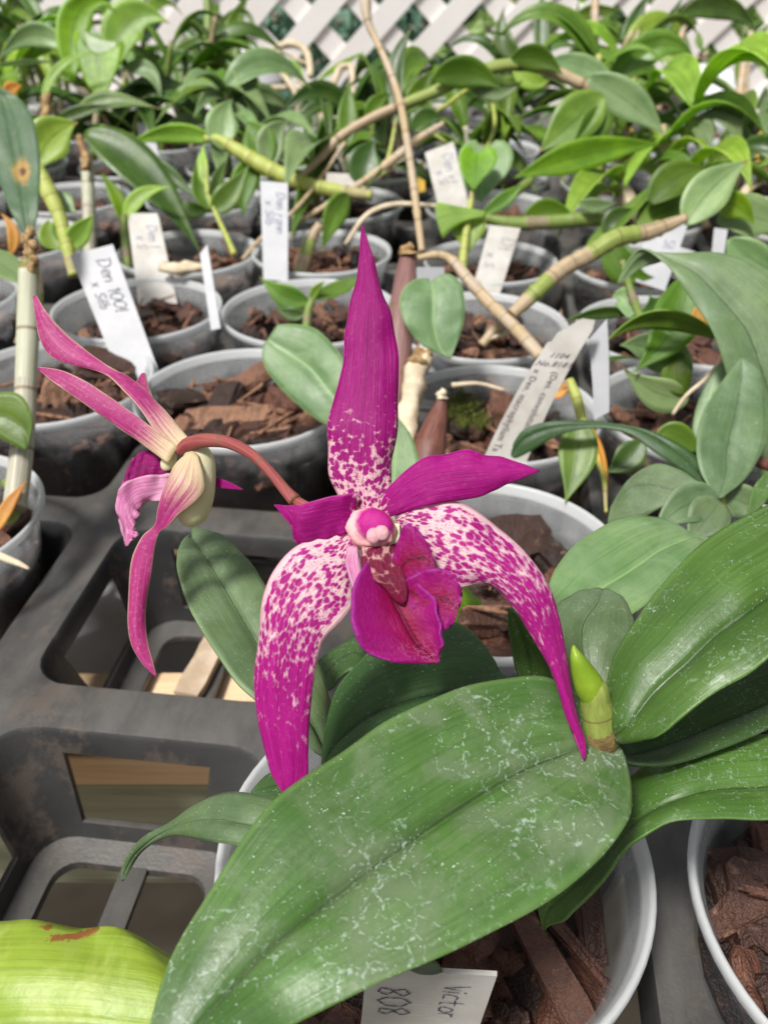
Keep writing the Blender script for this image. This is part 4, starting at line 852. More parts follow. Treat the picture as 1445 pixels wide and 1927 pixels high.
def tagobj(label, TL, TR, BR, BL, mat='tag', group='plant name tags', cut=.0, bow=0., notch=0., writing=None, ink='ink', typed=None):
    T = TagMap(TL, TR, BR, BL, bow); nv = 24; th = .0009
    V, Fc = [], []
    def w_(q):                                              # clipped shoulders at the top
        a, b = 0., 1.
        if cut: a = max(0, cut*(1-q/.10)) if q < .10 else 0.; 
        if cut: b = 1-(max(0, .25*cut*(1-q/.06)) if q < .06 else 0.)
        if notch and q < notch: a += .10
        return a, b
    qs = sorted(set([0, .03, .06, .1, .14]+list(np.linspace(.16, 1, nv))+([notch-.004, notch+.004] if notch else [])))
    for q in qs:
        a, b = w_(q)
        for t, o in ((a, th/2), (b, th/2), (b, -th/2), (a, -th/2)): V.append(T.at(t, q, o))
    for i in range(len(qs)-1):
        for k in range(4): Fc.append((4*i+k, 4*i+(k+1) % 4, 4*i+4+(k+1) % 4, 4*i+4+k))
    Fc.append((3, 2, 1, 0)); m = 4*(len(qs)-1); Fc.append((m, m+1, m+2, m+3))
    lo = T.at(.5, 1.)
    if writing or typed:
        r = thing('plant_tag', lo, label, 'plant tag', group); mesh('tag_plate', V, Fc, M_[mat], r, smooth=False)
    else:
        r = setp(mesh('plant_tag', V, Fc, M_[mat], loc=lo, smooth=False), label, 'plant tag', group); return r
    V, Fc = [], []
    def put(strokes, x0, t0, h, wd):                        # x along the tag (metres from the top), t0 base line (metres from left), up = to the right
        for stk in strokes:
            P = [np.array([x0+a*h, t0+b*h]) for a, b in stk]
            Q = []
            for i in range(len(P)-1):
                for k in range(3): Q.append(P[i]+(P[i+1]-P[i])*k/3)
            Q.append(P[-1])
            for i in range(len(Q)-1):
                d = Q[i+1]-Q[i]; l = np.linalg.norm(d)+1e-9; nrm = np.array([-d[1], d[0]])/l*wd/2*(1+.35*math.sin(i*2.1)); b0 = len(V)
                ex = d/l*wd*.25
                for p in (Q[i]-ex-nrm, Q[i]-ex+nrm, Q[i+1]+ex+nrm, Q[i+1]+ex-nrm): V.append(T.at(p[1]/T.W, p[0]/T.L, th/2+.00012+.000004*(b0 % 37)))
                Fc.append((b0, b0+1, b0+2, b0+3))
    for (txt, x0, t0, h, wd) in (writing or []):
        x = x0
        for ch in txt:
            if ch != ' ':
                jx = rng.uniform(-.04, .04)*h; stk = [[(a+b*.12+rng.uniform(-.03, .03), b+rng.uniform(-.03, .03)) for a, b in s_] for s_ in ST[ch]]
                put(stk, x, t0+jx, h, wd)
            x += WD.get(ch, .56)*h
    for (txt, x0, t0, h, across) in (typed or []):
        cu = bpy.data.curves.new('t', 'FONT'); cu.body = txt; cu.size = h; cu.shear = .25; cu.space_character = 1.12; cu.offset = h*.012
        ob = bpy.data.objects.new('t', cu); link(ob); dg = bpy.context.evaluated_depsgraph_get(); me = ob.evaluated_get(dg).to_mesh()
        b0 = len(V)
        for v in me.vertices:
            if across: x, t = x0-v.co.y, t0+v.co.x
            else: x, t = x0+v.co.x, t0+v.co.y
            V.append(T.at(t/T.W, x/T.L, th/2+.00015))
        for p in me.polygons: Fc.append([b0+i for i in p.vertices])
        ob.evaluated_get(dg).to_mesh_clear(); bpy.data.objects.remove(ob); bpy.data.curves.remove(cu)
    mesh('writing', V, Fc, M_[ink], r, smooth=False)
    return r
tagobj('white tag leaning in a left pot, its pencilled writing the clearest of the leaning tags', (133,481,.432),(213,460,.432),(304,712,.425),(228,716,.425), writing=[('Den 100l', .0065, .0118, .0068, .0005), ('x Silb', .0175, .0045, .0055, .00045)])
tagobj('white tag with clipped corner standing behind the largest leaning handwritten one', (240,402,.53),(298,402,.53),(335,575,.515),(262,575,.515), mat='tagold', cut=.12, writing=[('Den l', .009, .0105, .0062, .00055), ('x S', .016, .0035, .0055, .0005)], ink='inkfaint')
tagobj('upright white tag with two faded lines, directly behind the seedling pot', (490,341,.52),(542,345,.52),(542,530,.515),(496,526,.515), writing=[('Den ronn', .007, .0095, .0056, .0006), ('x Silb', .012, .0028, .0056, .0006)], ink='inkfaint')
tagobj('grey-white tag leaning behind the lime heart-shaped leaf', (799,288,.60),(853,267,.60),(884,395,.59),(826,395,.59), mat='tagold', writing=[('Den rl', .007, .0115, .0072, .0006), ('x Si', .018, .0045, .006, .0006)], ink='inkfaint')
tagobj('grey-white tag leaning right inside the small pot below the heart-shaped leaf', (921,424,.52),(979,430,.52),(938,560,.51),(886,552,.51), mat='tagold', writing=[('Dl', .008, .0095, .0085, .0005), ('x S', .019, .0035, .006, .0005)], ink='inkfaint')
tagobj('long curved tag with typed lines and a notched top, in front of the mossy pot', (1063,595,.325),(1126,603,.322),(985,885,.345),(900,885,.348), mat='tagold', cut=.42, notch=.16, bow=-.0020, ink='type',
       typed=[('1104', .0168, .0035, .0030, True), ('No.8181', .0205, .0006, .0031, True), ('(Den. convolutum x spe', .0225, .0078, .0032, False), ('x Den. macrophyllum Ta', .0220, .0015, .0032, False)])
tagobj('narrow white tag seen almost edge-on beside the curved typed tag', (1107,640,.335),(1142,600,.330),(1146,775,.335),(1118,790,.340), bow=.0005)
tagobj('off-white tag with pencilled letters lying in the lowest pot under the big leaf', (690,1818,.150),(935,1832,.146),(880,1990,.170),(672,2000,.172), mat='tagold', writing=[('Victor', .0042, .0142, .0046, .00028), ('808', .0058, .0028, .0060, .00028)], bow=0)
tagobj('thin white tag edge-on at the rim of the seedling pot', (377,478,.455),(391,460,.455),(416,618,.45),(398,622,.45))
tagobj('tall narrow white tag in the far rows left of the middle', (380,140,.82),(402,138,.82),(410,250,.81),(388,252,.81), writing=[('Den', .01, .003, .007, .0007)], ink='inkfaint')
tagobj('blank white tag top showing just above the notched grey-green heart leaf', (783,503,.42),(836,503,.42),(842,700,.44),(790,700,.44))
tagobj('narrow white tag upright at the right behind the drooping leaf', (1343,429,.50),(1368,432,.50),(1358,500,.50),(1336,498,.50))
tagobj('wide white tag partly hidden behind the folded right leaf', (1215,420,.50),(1295,418,.50),(1250,548,.49),(1195,530,.49), writing=[('Sl', .012, .014, .007, .0006)], ink='inkfaint')
tagobj('small white tag in the far left rows above the V-shaped leaf pair', (258,232,.70),(290,230,.70),(300,300,.70),(270,300,.70))
tagobj('slanted grey tag edge left of the dark far pot', (300,185,.78),(312,180,.78),(345,245,.77),(330,250,.77), mat='tagold')
tagobj('blank grey tag behind the dorsal sepal tip, under the long cane', (615,325,.60),(665,328,.60),(668,352,.60),(612,350,.60), mat='tagold')
tagobj('pale square tag between round leaves left of the middle', (560,268,.72),(592,262,.72),(600,318,.71),(562,320,.71), mat='tagold')
tagobj('orange-yellow tag behind the tall thin stem', (772,310,.72),(798,305,.72),(800,360,.71),(778,366,.71), mat='tagyel')
tagobj('small yellow tag on the rim of a square white tub', (1208,168,.95),(1226,166,.95),(1226,196,.94),(1208,196,.94), mat='tagyel')
tagobj('bright yellow tag leaning at the right edge', (1418,245,.80),(1448,240,.80),(1440,335,.79),(1412,350,.79), mat='tagyel')
tagobj('yellow tag glimpsed under the large arching leaves', (1158,236,.85),(1190,232,.85),(1192,272,.84),(1160,274,.84), mat='tagyel')

# ================================================================ CURATED PLANTS
def lf(par, b, c, t, wpx, m, roll=0, nm='leaf', **k):
    wd = wpx*.93*(b[2]+t[2])/2/F; return leaf(nm, b, c, t, wd, G_[m], par, roll=roll, seed=rng.random()*9, **k)
def tb(par, pts, m, nm='stem', **k):
    return tube(nm, [(p[0], p[1], p[2], p[3]*p[2]/F) for p in pts], M_[m], par, **k)
def plant(cellij, label, dz=-.013, cat='orchid'):
    return thing('orchid_plant', np.array(pots[cellij])+np.array([0, 0, dz]), label, cat, 'orchids growing in the pots')
# left edge cane
p = plant((-1, 0), 'orchid with a tall papery pale cane and one green leaf at the left edge')
tb(p, [(54,505,.325,18),(54,600,.325,21),(50,700,.322,20),(46,790,.318,21),(38,880,.312,22),(28,960,.306,22)], 'canepale', 'cane', n=40, label='papery pale cane')
tb(p, [(56,560,.3252,16),(56,520,.3252,17),(56,490,.3252,16)], 'stem', 'cane', n=10, nseg=14)
for q, (x, y, r_) in enumerate([(58,438,9),(50,455,10),(64,462,8),(55,478,11),(66,490,8),(48,495,8),(58,508,14)]):
    Vv, Ff, Uu = ball_geo(PD(x, y, .324), np.eye(3)*r_*.324/F*np.array([[1], [1], [1.3]]), q, .8, 12, 8); mesh('dead_bract', Vv, Ff, M_['rust'], p, uv=Uu)
sheet('leaf', [(-90,800,-90,830,-90,850,.30),(-40,752,-45,790,-50,835,.30),(10,738,2,782,-8,822,.30),(42,746,30,795,15,832,.30),(62,790,50,815,36,842,.30),(52,846,51,846,50,846,.30)], G_['bg1'], p, nu=11, nv=24, crease=.001, seed=3)
tb(p, [(10,905,.31,10),(28,925,.309,14),(24,965,.307,15),(10,985,.306,10)], 'rust' if 0 else 'stem', 'sheath', n=12)
tube('root', [(-20,1035,.28,.0012),(10,1050,.276,.0013),(35,1060,.274,.0010),(55,1070,.272,.0005)], M_['root'], p, n=14)
lf(p, (-5,1000,.30), (10,950,.30), (52,905,.305), 26, 'orange', 20)
# big spotted hanging leaf
p = plant((-2, 1), 'orchid whose big drooping leaf has an orange-brown sore, upper left')
sheet('leaf', [(46,440,54,448,62,440,.40),(22,400,48,400,72,398,.40),(4,350,42,350,75,345,.405),(-14,290,32,292,74,282,.41),(-22,235,20,232,62,222,.415),(-20,190,8,188,38,186,.42),(-8,168,0,166,8,168,.42)], G_['spot'], p, nu=13, nv=34, crease=.0016, ripple=.001, label='drooping leaf with an orange-brown sore')
tb(p, [(54,450,.40,9),(70,560,.41,12),(40,650,.41,14)], 'canegreen', 'cane', n=14)
lf(p, (-40,480,.42), (20,500,.41), (62,548,.40), 60, 'bg3', 20)
# lime cane group
p = plant((-2, 2), 'orchid with a fat yellow-green cane and small leaves, left')
tb(p, [(72,315,.50,11),(92,360,.50,15),(112,405,.50,13),(124,450,.50,12),(140,520,.50,10)], 'canelime', 'cane', n=30, nodes=4)
lf(p, (70,320,.50), (80,250,.50), (148,230,.50), 84, 'bg4', 10, peak=.5)
lf(p, (116,468,.50), (88,440,.50), (92,412,.50), 52, 'bg4', 0)
lf(p, (128,468,.50), (150,440,.50), (178,402,.50), 44, 'bg4', 0)
lf(p, (118,455,.50), (106,420,.50), (128,408,.50), 34, 'lime', 20)
lf(p, (104,360,.51), (120,390,.51), (146,400,.51), 44, 'bg3', 20)
tb(p, [(165,300,.56,11),(168,400,.56,12),(170,480,.56,12)], 'canepale', 'cane', n=20, nodes=3)
tb(p, [(148,255,.55,5),(160,290,.55,6),(164,320,.55,8)], 'rust', 'dead_tip', n=12, jit=1.)
lf(p, (20,480,.50), (40,430,.50), (0,400,.50), 22, 'orange', 0)
# young shoot
p = plant((-1, 3), 'young orchid shoot with two narrow bright leaves behind the second leaning tag')
tb(p, [(243,520,.56,6),(238,460,.56,9),(234,405,.56,7)], 'stem', 'cane', n=12)
lf(p, (232,425,.56), (232,370,.56), (184,320,.56), 30, 'lime', -20)
lf(p, (238,420,.56), (248,355,.56), (322,352,.56), 34, 'bg4', 25)
tb(p, [(300,500,.51,7),(335,506,.51,11),(370,503,.51,9),(390,505,.51,6)], 'root', 'root', n=14, jit=.8)
# leaning seedling
p = plant((0, 3), 'seedling with a long bare green stem leaning left and a tuft of leaves')
tb(p, [(442,480,.54,6),(428,448,.55,5),(408,405,.56,4.5),(392,365,.56,5),(388,300,.56,4)], 'canelime', 'cane', n=20)
for a in [((398,395,.56),(365,360,.56),(372,300,.56),36,'bg1'),((398,395,.56),(430,380,.56),(470,308,.56),50,'bg1'),((392,395,.56),(345,400,.56),(350,372,.56),34,'bg2'),((390,350,.56),(375,310,.56),(385,270,.56),26,'bg4'),((395,380,.56),(412,330,.56),(425,300,.56),26,'bg2')]: lf(p, a[0], a[1], a[2], a[3], a[4], rng.uniform(-25, 25))
# cane stub
tb(p, [(560,540,.55,13),(572,490,.55,14),(584,455,.55,11),(596,432,.55,9),(603,424,.55,9)], 'canegreen', 'cane', n=30, nodes=4, label='cut brown cane stub')
# tiny seedling in the pot left of the sepal
p = plant((0, 2), 'tiny seedling with rounded green leaves just left of the dorsal sepal')
tb(p, [(576,625,.46,8),(580,585,.46,8),(588,562,.46,6)], 'stem', 'cane', n=10)
for a in [((580,565,.46),(540,570,.46),(488,520,.46),50,'bg1',10),((588,562,.46),(640,545,.47),(705,512,.47),34,'bg1',30),((585,566,.46),(590,545,.46),(612,528,.455),18,'bg4',0),((572,590,.46),(550,600,.46),(515,575,.46),28,'bg2',0)]: lf(p, a[0], a[1], a[2], a[3], a[4], a[5])
# notched leaf left of sepal + green leaf behind, owned by the mossy pot plant
p = plant((1, 1), 'orchid with maroon canes and notched grey-green leaves behind the dorsal sepal')
sheet('leaf', [(700,905,705,900,712,890,.335),(640,815,670,800,705,760,.335),(600,792,625,745,662,702,.34),(545,748,585,695,632,655,.345),(505,702,545,665,592,618,.35),(494,672,520,650,550,610,.352),(496,648,504,638,522,612,.353)], G_['pale'], p, nu=13, nv=36, crease=.0012, bulge=.0004, seed=2, label='broad pale leaf left of the dorsal sepal')
sheet('leaf', [(690,1000,720,1000,745,995,.30),(690,900,740,905,790,905,.305),(700,830,745,835,778,830,.31),(715,790,735,790,752,790,.312),(725,770,727,770,730,770,.313)], G_['pale'], p, nu=11, nv=26, seed=3)
sheet('leaf', [(843,673,846,675,849,673,.365),(790,645,828,655,864,635,.365),(760,605,816,610,873,600,.365),(752,565,816,570,874,565,.366),(764,538,815,545,866,532,.368),(788,524,812,534,845,515,.37),(806,524,811,530,822,520,.371)], G_['pale'], p, nu=15, nv=30, crease=.0008, ripple=.0006, seed=5, label='heart-shaped leaf with a pale midrib')
tb(p, [(770,462,.385,5),(768,480,.385,15),(762,540,.38,22),(752,620,.375,26),(748,700,.37,24),(742,780,.365,20),(740,840,.36,18)], 'bulb2', 'cane', n=34, nseg=18, jit=.12, label='thick maroon cane')
tb(p, [(772,456,.383,3),(767,470,.3835,15),(767,478,.384,17)], 'rust', 'dead_tip', n=8, jit=1.1)
tb(p, [(832,745,.352,7),(826,775,.352,16),(815,815,.35,26),(806,850,.348,32),(800,890,.345,26)], 'bulb', 'cane', n=26, nseg=18, label='short shiny maroon bulb')
tb(p, [(835,732,.352,4),(830,742,.352,9),(830,752,.352,9)], 'root', 'dead_tip', n=8, jit=1.3)
tb(p, [(800,660,.365,16),(785,690,.364,22),(775,740,.36,20),(768,800,.355,22),(765,850,.35,22)], 'root', 'dry_bract', n=20, jit=.6)
tb(p, [(812,664,.364,6),(792,672,.363,18),(786,690,.363,16)], 'rust', 'dead_tip', n=10, jit=.9)
tb(p, [(850,725,.375,5),(900,722,.378,4),(950,735,.38,4)], 'root', 'root', n=12)
for q, (x, y) in enumerate([(862,745),(885,760),(870,790),(905,795),(850,770),(920,750)]):
    pass
Vm, Fm = [], []
for k in range(900):
    a = rng.choice([(862,745),(885,765),(872,795),(905,792),(850,775)]); c = PH(a[0]+rng.gauss(0, 10), a[1]+rng.gauss(0, 8), -.008+rng.random()*.003)
    d = np.array([rng.gauss(0, 1), rng.gauss(0, 1), abs(rng.gauss(0, 1))]); d /= np.linalg.norm(d); s_ = np.cross(d, [.3, .8, .1]); s_ = s_/np.linalg.norm(s_)*.0004; b0 = len(Vm)
    Vm += [c-s_, c+s_, c+d*.0035*rng.random()]; Fm.append((b0, b0+1, b0+2))
setp(mesh('moss', Vm, Fm, M_['moss'], smooth=False), 'green moss on the bark behind the maroon bulb', 'moss', None, 'stuff')
# crossing canes
p = plant((1, 2), 'bare tan canes crossing above the pot right of the heart-shaped leaf')
tb(p, [(962,592,.41,11),(1010,548,.41,15),(1055,508,.415,15),(1110,478,.42,16),(1160,448,.42,17),(1215,438,.425,15),(1255,424,.43,12),(1290,410,.43,8)], 'canegreen', 'cane', n=70, nodes=7, nseg=18, label='thick segmented green and tan cane')
tb(p, [(785,486,.43,6),(825,480,.43,8),(850,490,.43,9),(880,525,.425,11),(920,570,.42,12),(960,608,.41,12),(990,640,.40,13),(1018,672,.395,13)], 'canetan', 'cane', n=60, nodes=5, nseg=16, label='bent tan cane')
tb(p, [(905,650,.43,8),(930,622,.43,10),(965,594,.415,11)], 'canetan', 'cane', n=20)
tb(p, [(915,640,.43,4),(945,628,.43,5),(980,618,.43,4)], 'root', 'root', n=12)
# heart leaves
p = plant((1, 3), 'young plant with lime heart-shaped leaf on an upright stem, centre right')
tb(p, [(868,520,.52,9),(874,460,.52,8),(884,390,.52,6),(892,345,.52,5)], 'canelime', 'cane', n=20)
sheet('leaf', [(904,380,905,380,906,380,.530),(880,362,906,364,926,358,.530),(866,322,909,330,957,322,.532,-.002,-.002),(864,286,911,302,965,288,.534,-.002,-.002),(880,266,912,286,950,266,.536),(896,264,912,278,932,264,.537)], G_['pale'], p, nu=15, nv=24, seed=6, label='pale heart-shaped leaf')
sheet('leaf', [(890,358,891,358,892,358,.515),(876,338,893,340,909,336,.515),(865,312,895,319,930,312,.516,-.001,-.001),(865,291,896,305,935,294,.517,-.001,-.001),(873,277,897,296,927,279,.518),(884,274,898,291,914,276,.519)], G_['lime'], p, nu=15, nv=24, seed=7, label='lime heart-shaped leaf')
sheet('leaf', [(916,398,916,401,914,406,.515),(870,390,872,403,875,416,.515),(835,383,842,405,852,430,.515),(820,382,824,412,834,447,.515),(819,392,822,415,832,446,.515)], G_['bg4'], p, nu=9, nv=20, label='folded bright leaf')
lf(p, (884,396,.522), (880,430,.522), (880,480,.522), 70, 'bg4', 0)
lf(p, (905,405,.53), (960,370,.53), (985,345,.53), 30, 'bg1', 0)
# arching cane with clasping leaves
p = plant((2, 3), 'orchid with a long arching cane carrying clasping leaves, upper right')
tb(p, [(1330,430,.60,7),(1285,310,.60,8),(1200,215,.60,9),(1130,175,.60,10),(1080,152,.60,11),(1020,128,.60,11),(960,122,.60,11),(890,138,.60,12),(820,172,.60,11),(760,196,.60,10),(700,222,.60,9),(640,258,.60,9),(600,300,.60,7),(548,352,.60,5)], 'canegreen', 'cane', n=110, nodes=12, nseg=16, label='long arching green cane')
for a in [((816,150,.59),(885,112,.59),(948,172,.59),62,'glow',0),((962,112,.59),(1015,92,.59),(1060,142,.59),50,'glow',0),((1040,112,.60),(1115,122,.60),(1172,170,.60),46,'bg3',20),((1105,145,.58),(1190,188,.58),(1252,255,.58),70,'bg3',10),((1135,180,.57),(1078,228,.57),(1012,288,.57),92,'bg1',-10),((1135,200,.572),(1120,250,.57),(1060,300,.57),70,'bg1',20),
          ((880,145,.61),(930,200,.61),(985,150,.61),40,'bg3',10),((755,240,.60),(722,120,.60),(778,48,.60),40,'bg2',20),((762,215,.60),(790,175,.60),(815,128,.60),44,'glow',0),((690,225,.60),(705,190,.60),(735,175,.60),34,'glow',0),((655,278,.60),(652,215,.60),(658,150,.60),42,'glow',0),
          ((778,250,.60),(800,205,.60),(835,228,.60),44,'bg2',0),((1240,272,.56),(1120,272,.56),(965,335,.56),62,'lime',0),((965,118,.62),(1000,170,.62),(1035,150,.62),40,'bg4',10)]: lf(p, a[0], a[1], a[2], a[3], a[4], a[5], peak=.6 if a[4] == 'lime' else .42)
tb(p, [(1000,338,.56,8),(955,372,.55,10),(915,403,.54,9)], 'stem', 'cane', n=14)
tb(p, [(912,410,.53,8),(960,420,.53,12),(1040,418,.53,13),(1118,412,.53,13),(1160,420,.53,10)], 'stem', 'cane', n=30, nodes=3)
for a in [((985,418,.53),(1030,370,.53),(1088,418,.53),44,'glow',0),((1102,468,.50),(1170,420,.50),(1262,316,.50),46,'bg1',50),((1225,385,.49),(1262,318,.49),(1335,318,.49),72,'glow',10),((1198,425,.50),(1240,395,.50),(1320,372,.50),66,'bg1',20),
          ((1290,424,.44),(1325,350,.44),(1410,300,.44),84,'bg3',0),((1340,385,.45),(1390,370,.45),(1420,425,.45),52,'lime',0),((1150,450,.5),(1140,400,.5),(1200,395,.5),44,'bg2',0),((1090,380,.52),(1120,395,.52),(1160,380,.52),30,'bg3',0),((1150,440,.49),(1160,530,.49),(1230,520,.49),66,'glow',0)]: lf(p, a[0], a[1], a[2], a[3], a[4], a[5])
# yellow-green leaning cane centre left
p = plant((-1, 4), 'orchid with a yellow-green leaning cane and roundish leaves, centre left')
tb(p, [(385,262,.60,7),(410,262,.60,9),(450,285,.60,13),(510,320,.60,15),(570,345,.60,14),(630,358,.60,12),(700,368,.60,9)], 'canelime', 'cane', n=50, nodes=7, nseg=16)
for a in [((405,266,.60),(330,230,.60),(232,276,.60),38,'bg4',10),((425,282,.60),(405,225,.60),(438,186,.60),66,'bg3',0),((500,318,.60),(490,250,.60),(462,228,.60),68,'glow',0),((485,300,.605),(445,340,.605),(462,410,.605),56,'glow',0),((512,318,.60),(495,250,.60),(548,225,.60),58,'bg3',0),((160,250,.58),(270,290,.58),(378,475,.58),92,'bg2',25),((262,288,.59),(320,330,.59),(372,372,.59),36,'bg2',10),((692,350,.60),(675,300,.60),(708,262,.60),72,'bg2',0),((655,366,.58),(625,390,.58),(606,474,.58),52,'bg1',20)]: lf(p, a[0], a[1], a[2], a[3], a[4], a[5])
tb(p, [(560,420,.60,5),(640,370,.60,6),(700,330,.60,7),(740,300,.60,9),(790,260,.60,8),(835,232,.60,5)], 'canetan', 'cane', n=50, nodes=5)
tb(p, [(455,490,.56,4),(500,440,.57,4),(550,400,.58,4),(600,340,.60,4),(650,268,.60,4)], 'canetan', 'cane', n=40, nodes=5)
tb(p, [(650,460,.58,4),(690,405,.58,5),(740,385,.58,5),(830,388,.58,4)], 'root', 'root', n=24)
# tall thin stem
p = plant((1, 4), 'tall thin bare stem rising past the dorsal sepal to the top of the picture')
tb(p, [(794,475,.50,6),(782,380,.52,7),(768,280,.54,7),(752,190,.56,7),(728,120,.57,7),(705,70,.58,6),(692,40,.58,8),(688,0,.58,10),(690,-30,.58,7)], 'canetan', 'cane', n=70, nodes=7)
# left back plants with big leaves
p = plant((-2, 4), 'plant with a V-folded pale leaf and large arching leaves, top left')
sheet('leaf', [(180,182,190,184,200,181,.66),(160,150,190,158,214,148,.66),(146,110,187,132,228,112,.66),(140,75,183,118,234,88,.66),(146,54,182,100,232,74,.66)], G_['lime'], p, nu=11, nv=22, label='leaf folded into a V')
sheet('leaf', [(152,52,190,72,228,78,.668),(160,80,188,96,222,92,.668),(176,110,188,118,204,112,.668)], G_['bg3'], p, nu=9, nv=12)
tb(p, [(188,180,.66,7),(182,220,.66,7),(176,300,.66,8)], 'stem', 'cane', n=14)
for a in [((138,150,.68),(118,-20,.68),(212,8,.68),66,'lime',10),((215,130,.69),(225,-10,.69),(322,45,.69),84,'bg4',20),((128,95,.68),(60,25,.68),(-6,118,.68),46,'bg3',0),((82,200,.64),(90,110,.64),(182,98,.64),20,'bg4',30),((-10,125,.66),(50,112,.66),(110,118,.66),10,'bg2',0),((148,215,.64),(190,170,.64),(300,205,.64),40,'bg1',30),((100,232,.63),(150,205,.63),(215,198,.63),26,'bg2',10),((228,275,.64),(180,250,.64),(165,232,.64),40,'glow',0),((235,130,.70),(290,110,.70),(305,190,.70),34,'bg3',20)]: lf(p, a[0], a[1], a[2], a[3], a[4], a[5])
lf(p, (10,180,.62), (22,160,.62), (42,162,.62), 26, 'orange', 0)
tb(p, [(85,235,.62,6),(88,200,.62,8),(90,175,.62,5)], 'rust', 'dead_tip', n=10, jit=1.)
p = plant((-1, 6), 'plant with upright dark stems and arching leaves, back left of the lattice')
tb(p, [(380,210,.9,8),(388,120,.9,9),(392,40,.9,8),(388,-20,.9,6)], 'stem', 'cane', n=24, nodes=5)
tb(p, [(425,215,.9,6),(430,150,.9,6),(436,110,.9,5)], 'stem', 'cane', n=16)
for a in [((440,120,.9),(425,50,.9),(472,-15,.9),36,'glow',0),((330,200,.88),(315,80,.88),(395,72,.88),44,'bg1',20),((350,190,.88),(345,100,.88),(290,90,.88),36,'bg2',0),((436,115,.9),(400,90,.9),(400,60,.9),26,'glow',0),((430,150,.9),(480,110,.9),(490,190,.9),26,'bg3',30),((425,160,.9),(440,170,.9),(470,200,.9),20,'bg3',20),((380,100,.9),(350,40,.9),(335,60,.9),20,'bg2',0),((395,70,.9),(470,-30,.9),(485,80,.9),16,'bg2',0)]: lf(p, a[0], a[1], a[2], a[3], a[4], a[5])
# top right plants
p = plant((3, 6), 'plant with long dark strap leaves against the bright lattice, top right')
for a in [((1022,118,.85),(1015,50,.85),(1022,-25,.85),32,'bg2',0),((985,110,.85),(925,90,.85),(950,10,.85),40,'bg2',0),((975,112,.85),(960,60,.85),(910,60,.85),22,'bg2',0),((1035,90,.86),(1070,60,.86),(1130,55,.86),14,'bg2',0),((1212,120,.85),(1240,70,.85),(1290,-15,.85),28,'bg2',0),((1275,30,.85),(1370,-20,.85),(1428,66,.85),46,'bg2',0),((1180,110,.86),(1180,50,.86),(1225,-20,.86),36,'bg2',0),((1080,35,.87),(1110,15,.87),(1175,20,.87),26,'bg1',0),((1170,55,.87),(1215,40,.87),(1220,100,.87),28,'bg3',0),((1130,70,.87),(1160,60,.87),(1200,90,.87),24,'bg2',0),((1085,90,.87),(1085,40,.87),(1088,0,.87),18,'bg2',0),((1385,160,.84),(1400,110,.84),(1392,70,.84),24,'glow',0),((1320,95,.86),(1310,70,.86),(1316,60,.86),14,'glow',0),((1395,110,.84),(1420,80,.84),(1450,40,.84),24,'bg1',0)]: lf(p, a[0], a[1], a[2], a[3], a[4], a[5])
for a in [[(1118,150,.86,8),(1118,60,.86,8),(1120,-20,.86,7)],[(1195,200,.86,7),(1225,120,.86,6),(1250,40,.86,5)],[(1235,210,.86,7),(1265,120,.86,8),(1290,40,.86,5)],[(1250,200,.87,6),(1280,130,.87,6),(1330,100,.87,4)],[(1400,180,.84,7),(1405,120,.84,6),(1412,60,.84,5)],[(1385,280,.82,7),(1388,200,.83,8),(1400,110,.84,7)],[(1165,190,.86,6),(1180,120,.86,6),(1200,60,.86,6)],[(1100,200,.86,5),(1140,150,.86,6),(1180,110,.86,6)]]: tb(p, a, 'canetan', 'cane', n=24, nodes=4)
p = plant((4, 5), 'plant with a single thin arching leaf and yellow patches at the right edge')
for a in [((1345,300,.74),(1370,210,.74),(1460,182,.74),14,'glow',0),((1300,240,.76),(1330,235,.76),(1335,290,.76),44,'bg3',20),((1290,250,.76),(1330,225,.76),(1350,250,.76),36,'bg2',0),((1200,250,.78),(1150,280,.78),(1130,300,.78),30,'bg1',0)]: lf(p, a[0], a[1], a[2], a[3], a[4], a[5])
for a in [[(905,300,.62,3),(930,240,.64,4),(925,180,.66,3)],[(842,270,.62,3),(800,235,.62,4),(850,190,.63,4),(905,150,.64,3)],[(720,330,.6,3),(735,280,.6,4),(745,225,.6,3)]]: tb(p, a, 'canelime', 'stem', n=20)
# dried curled stems by the lattice
p = plant((1, 6), 'clump of dried curled stems and roots in front of the lattice')
for a in [[(480,220,.95,4),(500,170,.95,5),(540,165,.95,5),(580,170,.95,4)],[(555,250,.93,5),(560,190,.93,5),(540,150,.94,5),(510,120,.95,5)],[(500,100,.98,5),(545,82,.98,7),(575,95,.98,7),(585,145,.97,6)],[(620,250,.92,12),(605,200,.92,11),(595,180,.92,7),(560,150,.92,4)],[(625,170,.94,6),(640,130,.94,7),(660,125,.94,6),(665,180,.93,5)],[(680,120,.96,8),(665,150,.95,7),(650,200,.94,6)],[(480,110,.97,3),(530,98,.97,3),(575,120,.97,3)]]: tb(p, a, 'root', 'dried_stem', n=22, jit=.3)
for a in [((545,150,.95),(520,120,.95),(490,118,.95),16,'bg4',0),((570,150,.95),(560,120,.95),(540,110,.95),14,'bg4',0),((600,150,.96),(640,120,.96),(690,95,.96),12,'bg4',0),((580,200,.93),(600,230,.93),(570,250,.93),26,'bg2',0),((560,240,.93),(540,220,.93),(500,210,.93),22,'bg1',0)]: lf(p, a[0], a[1], a[2], a[3], a[4], a[5])

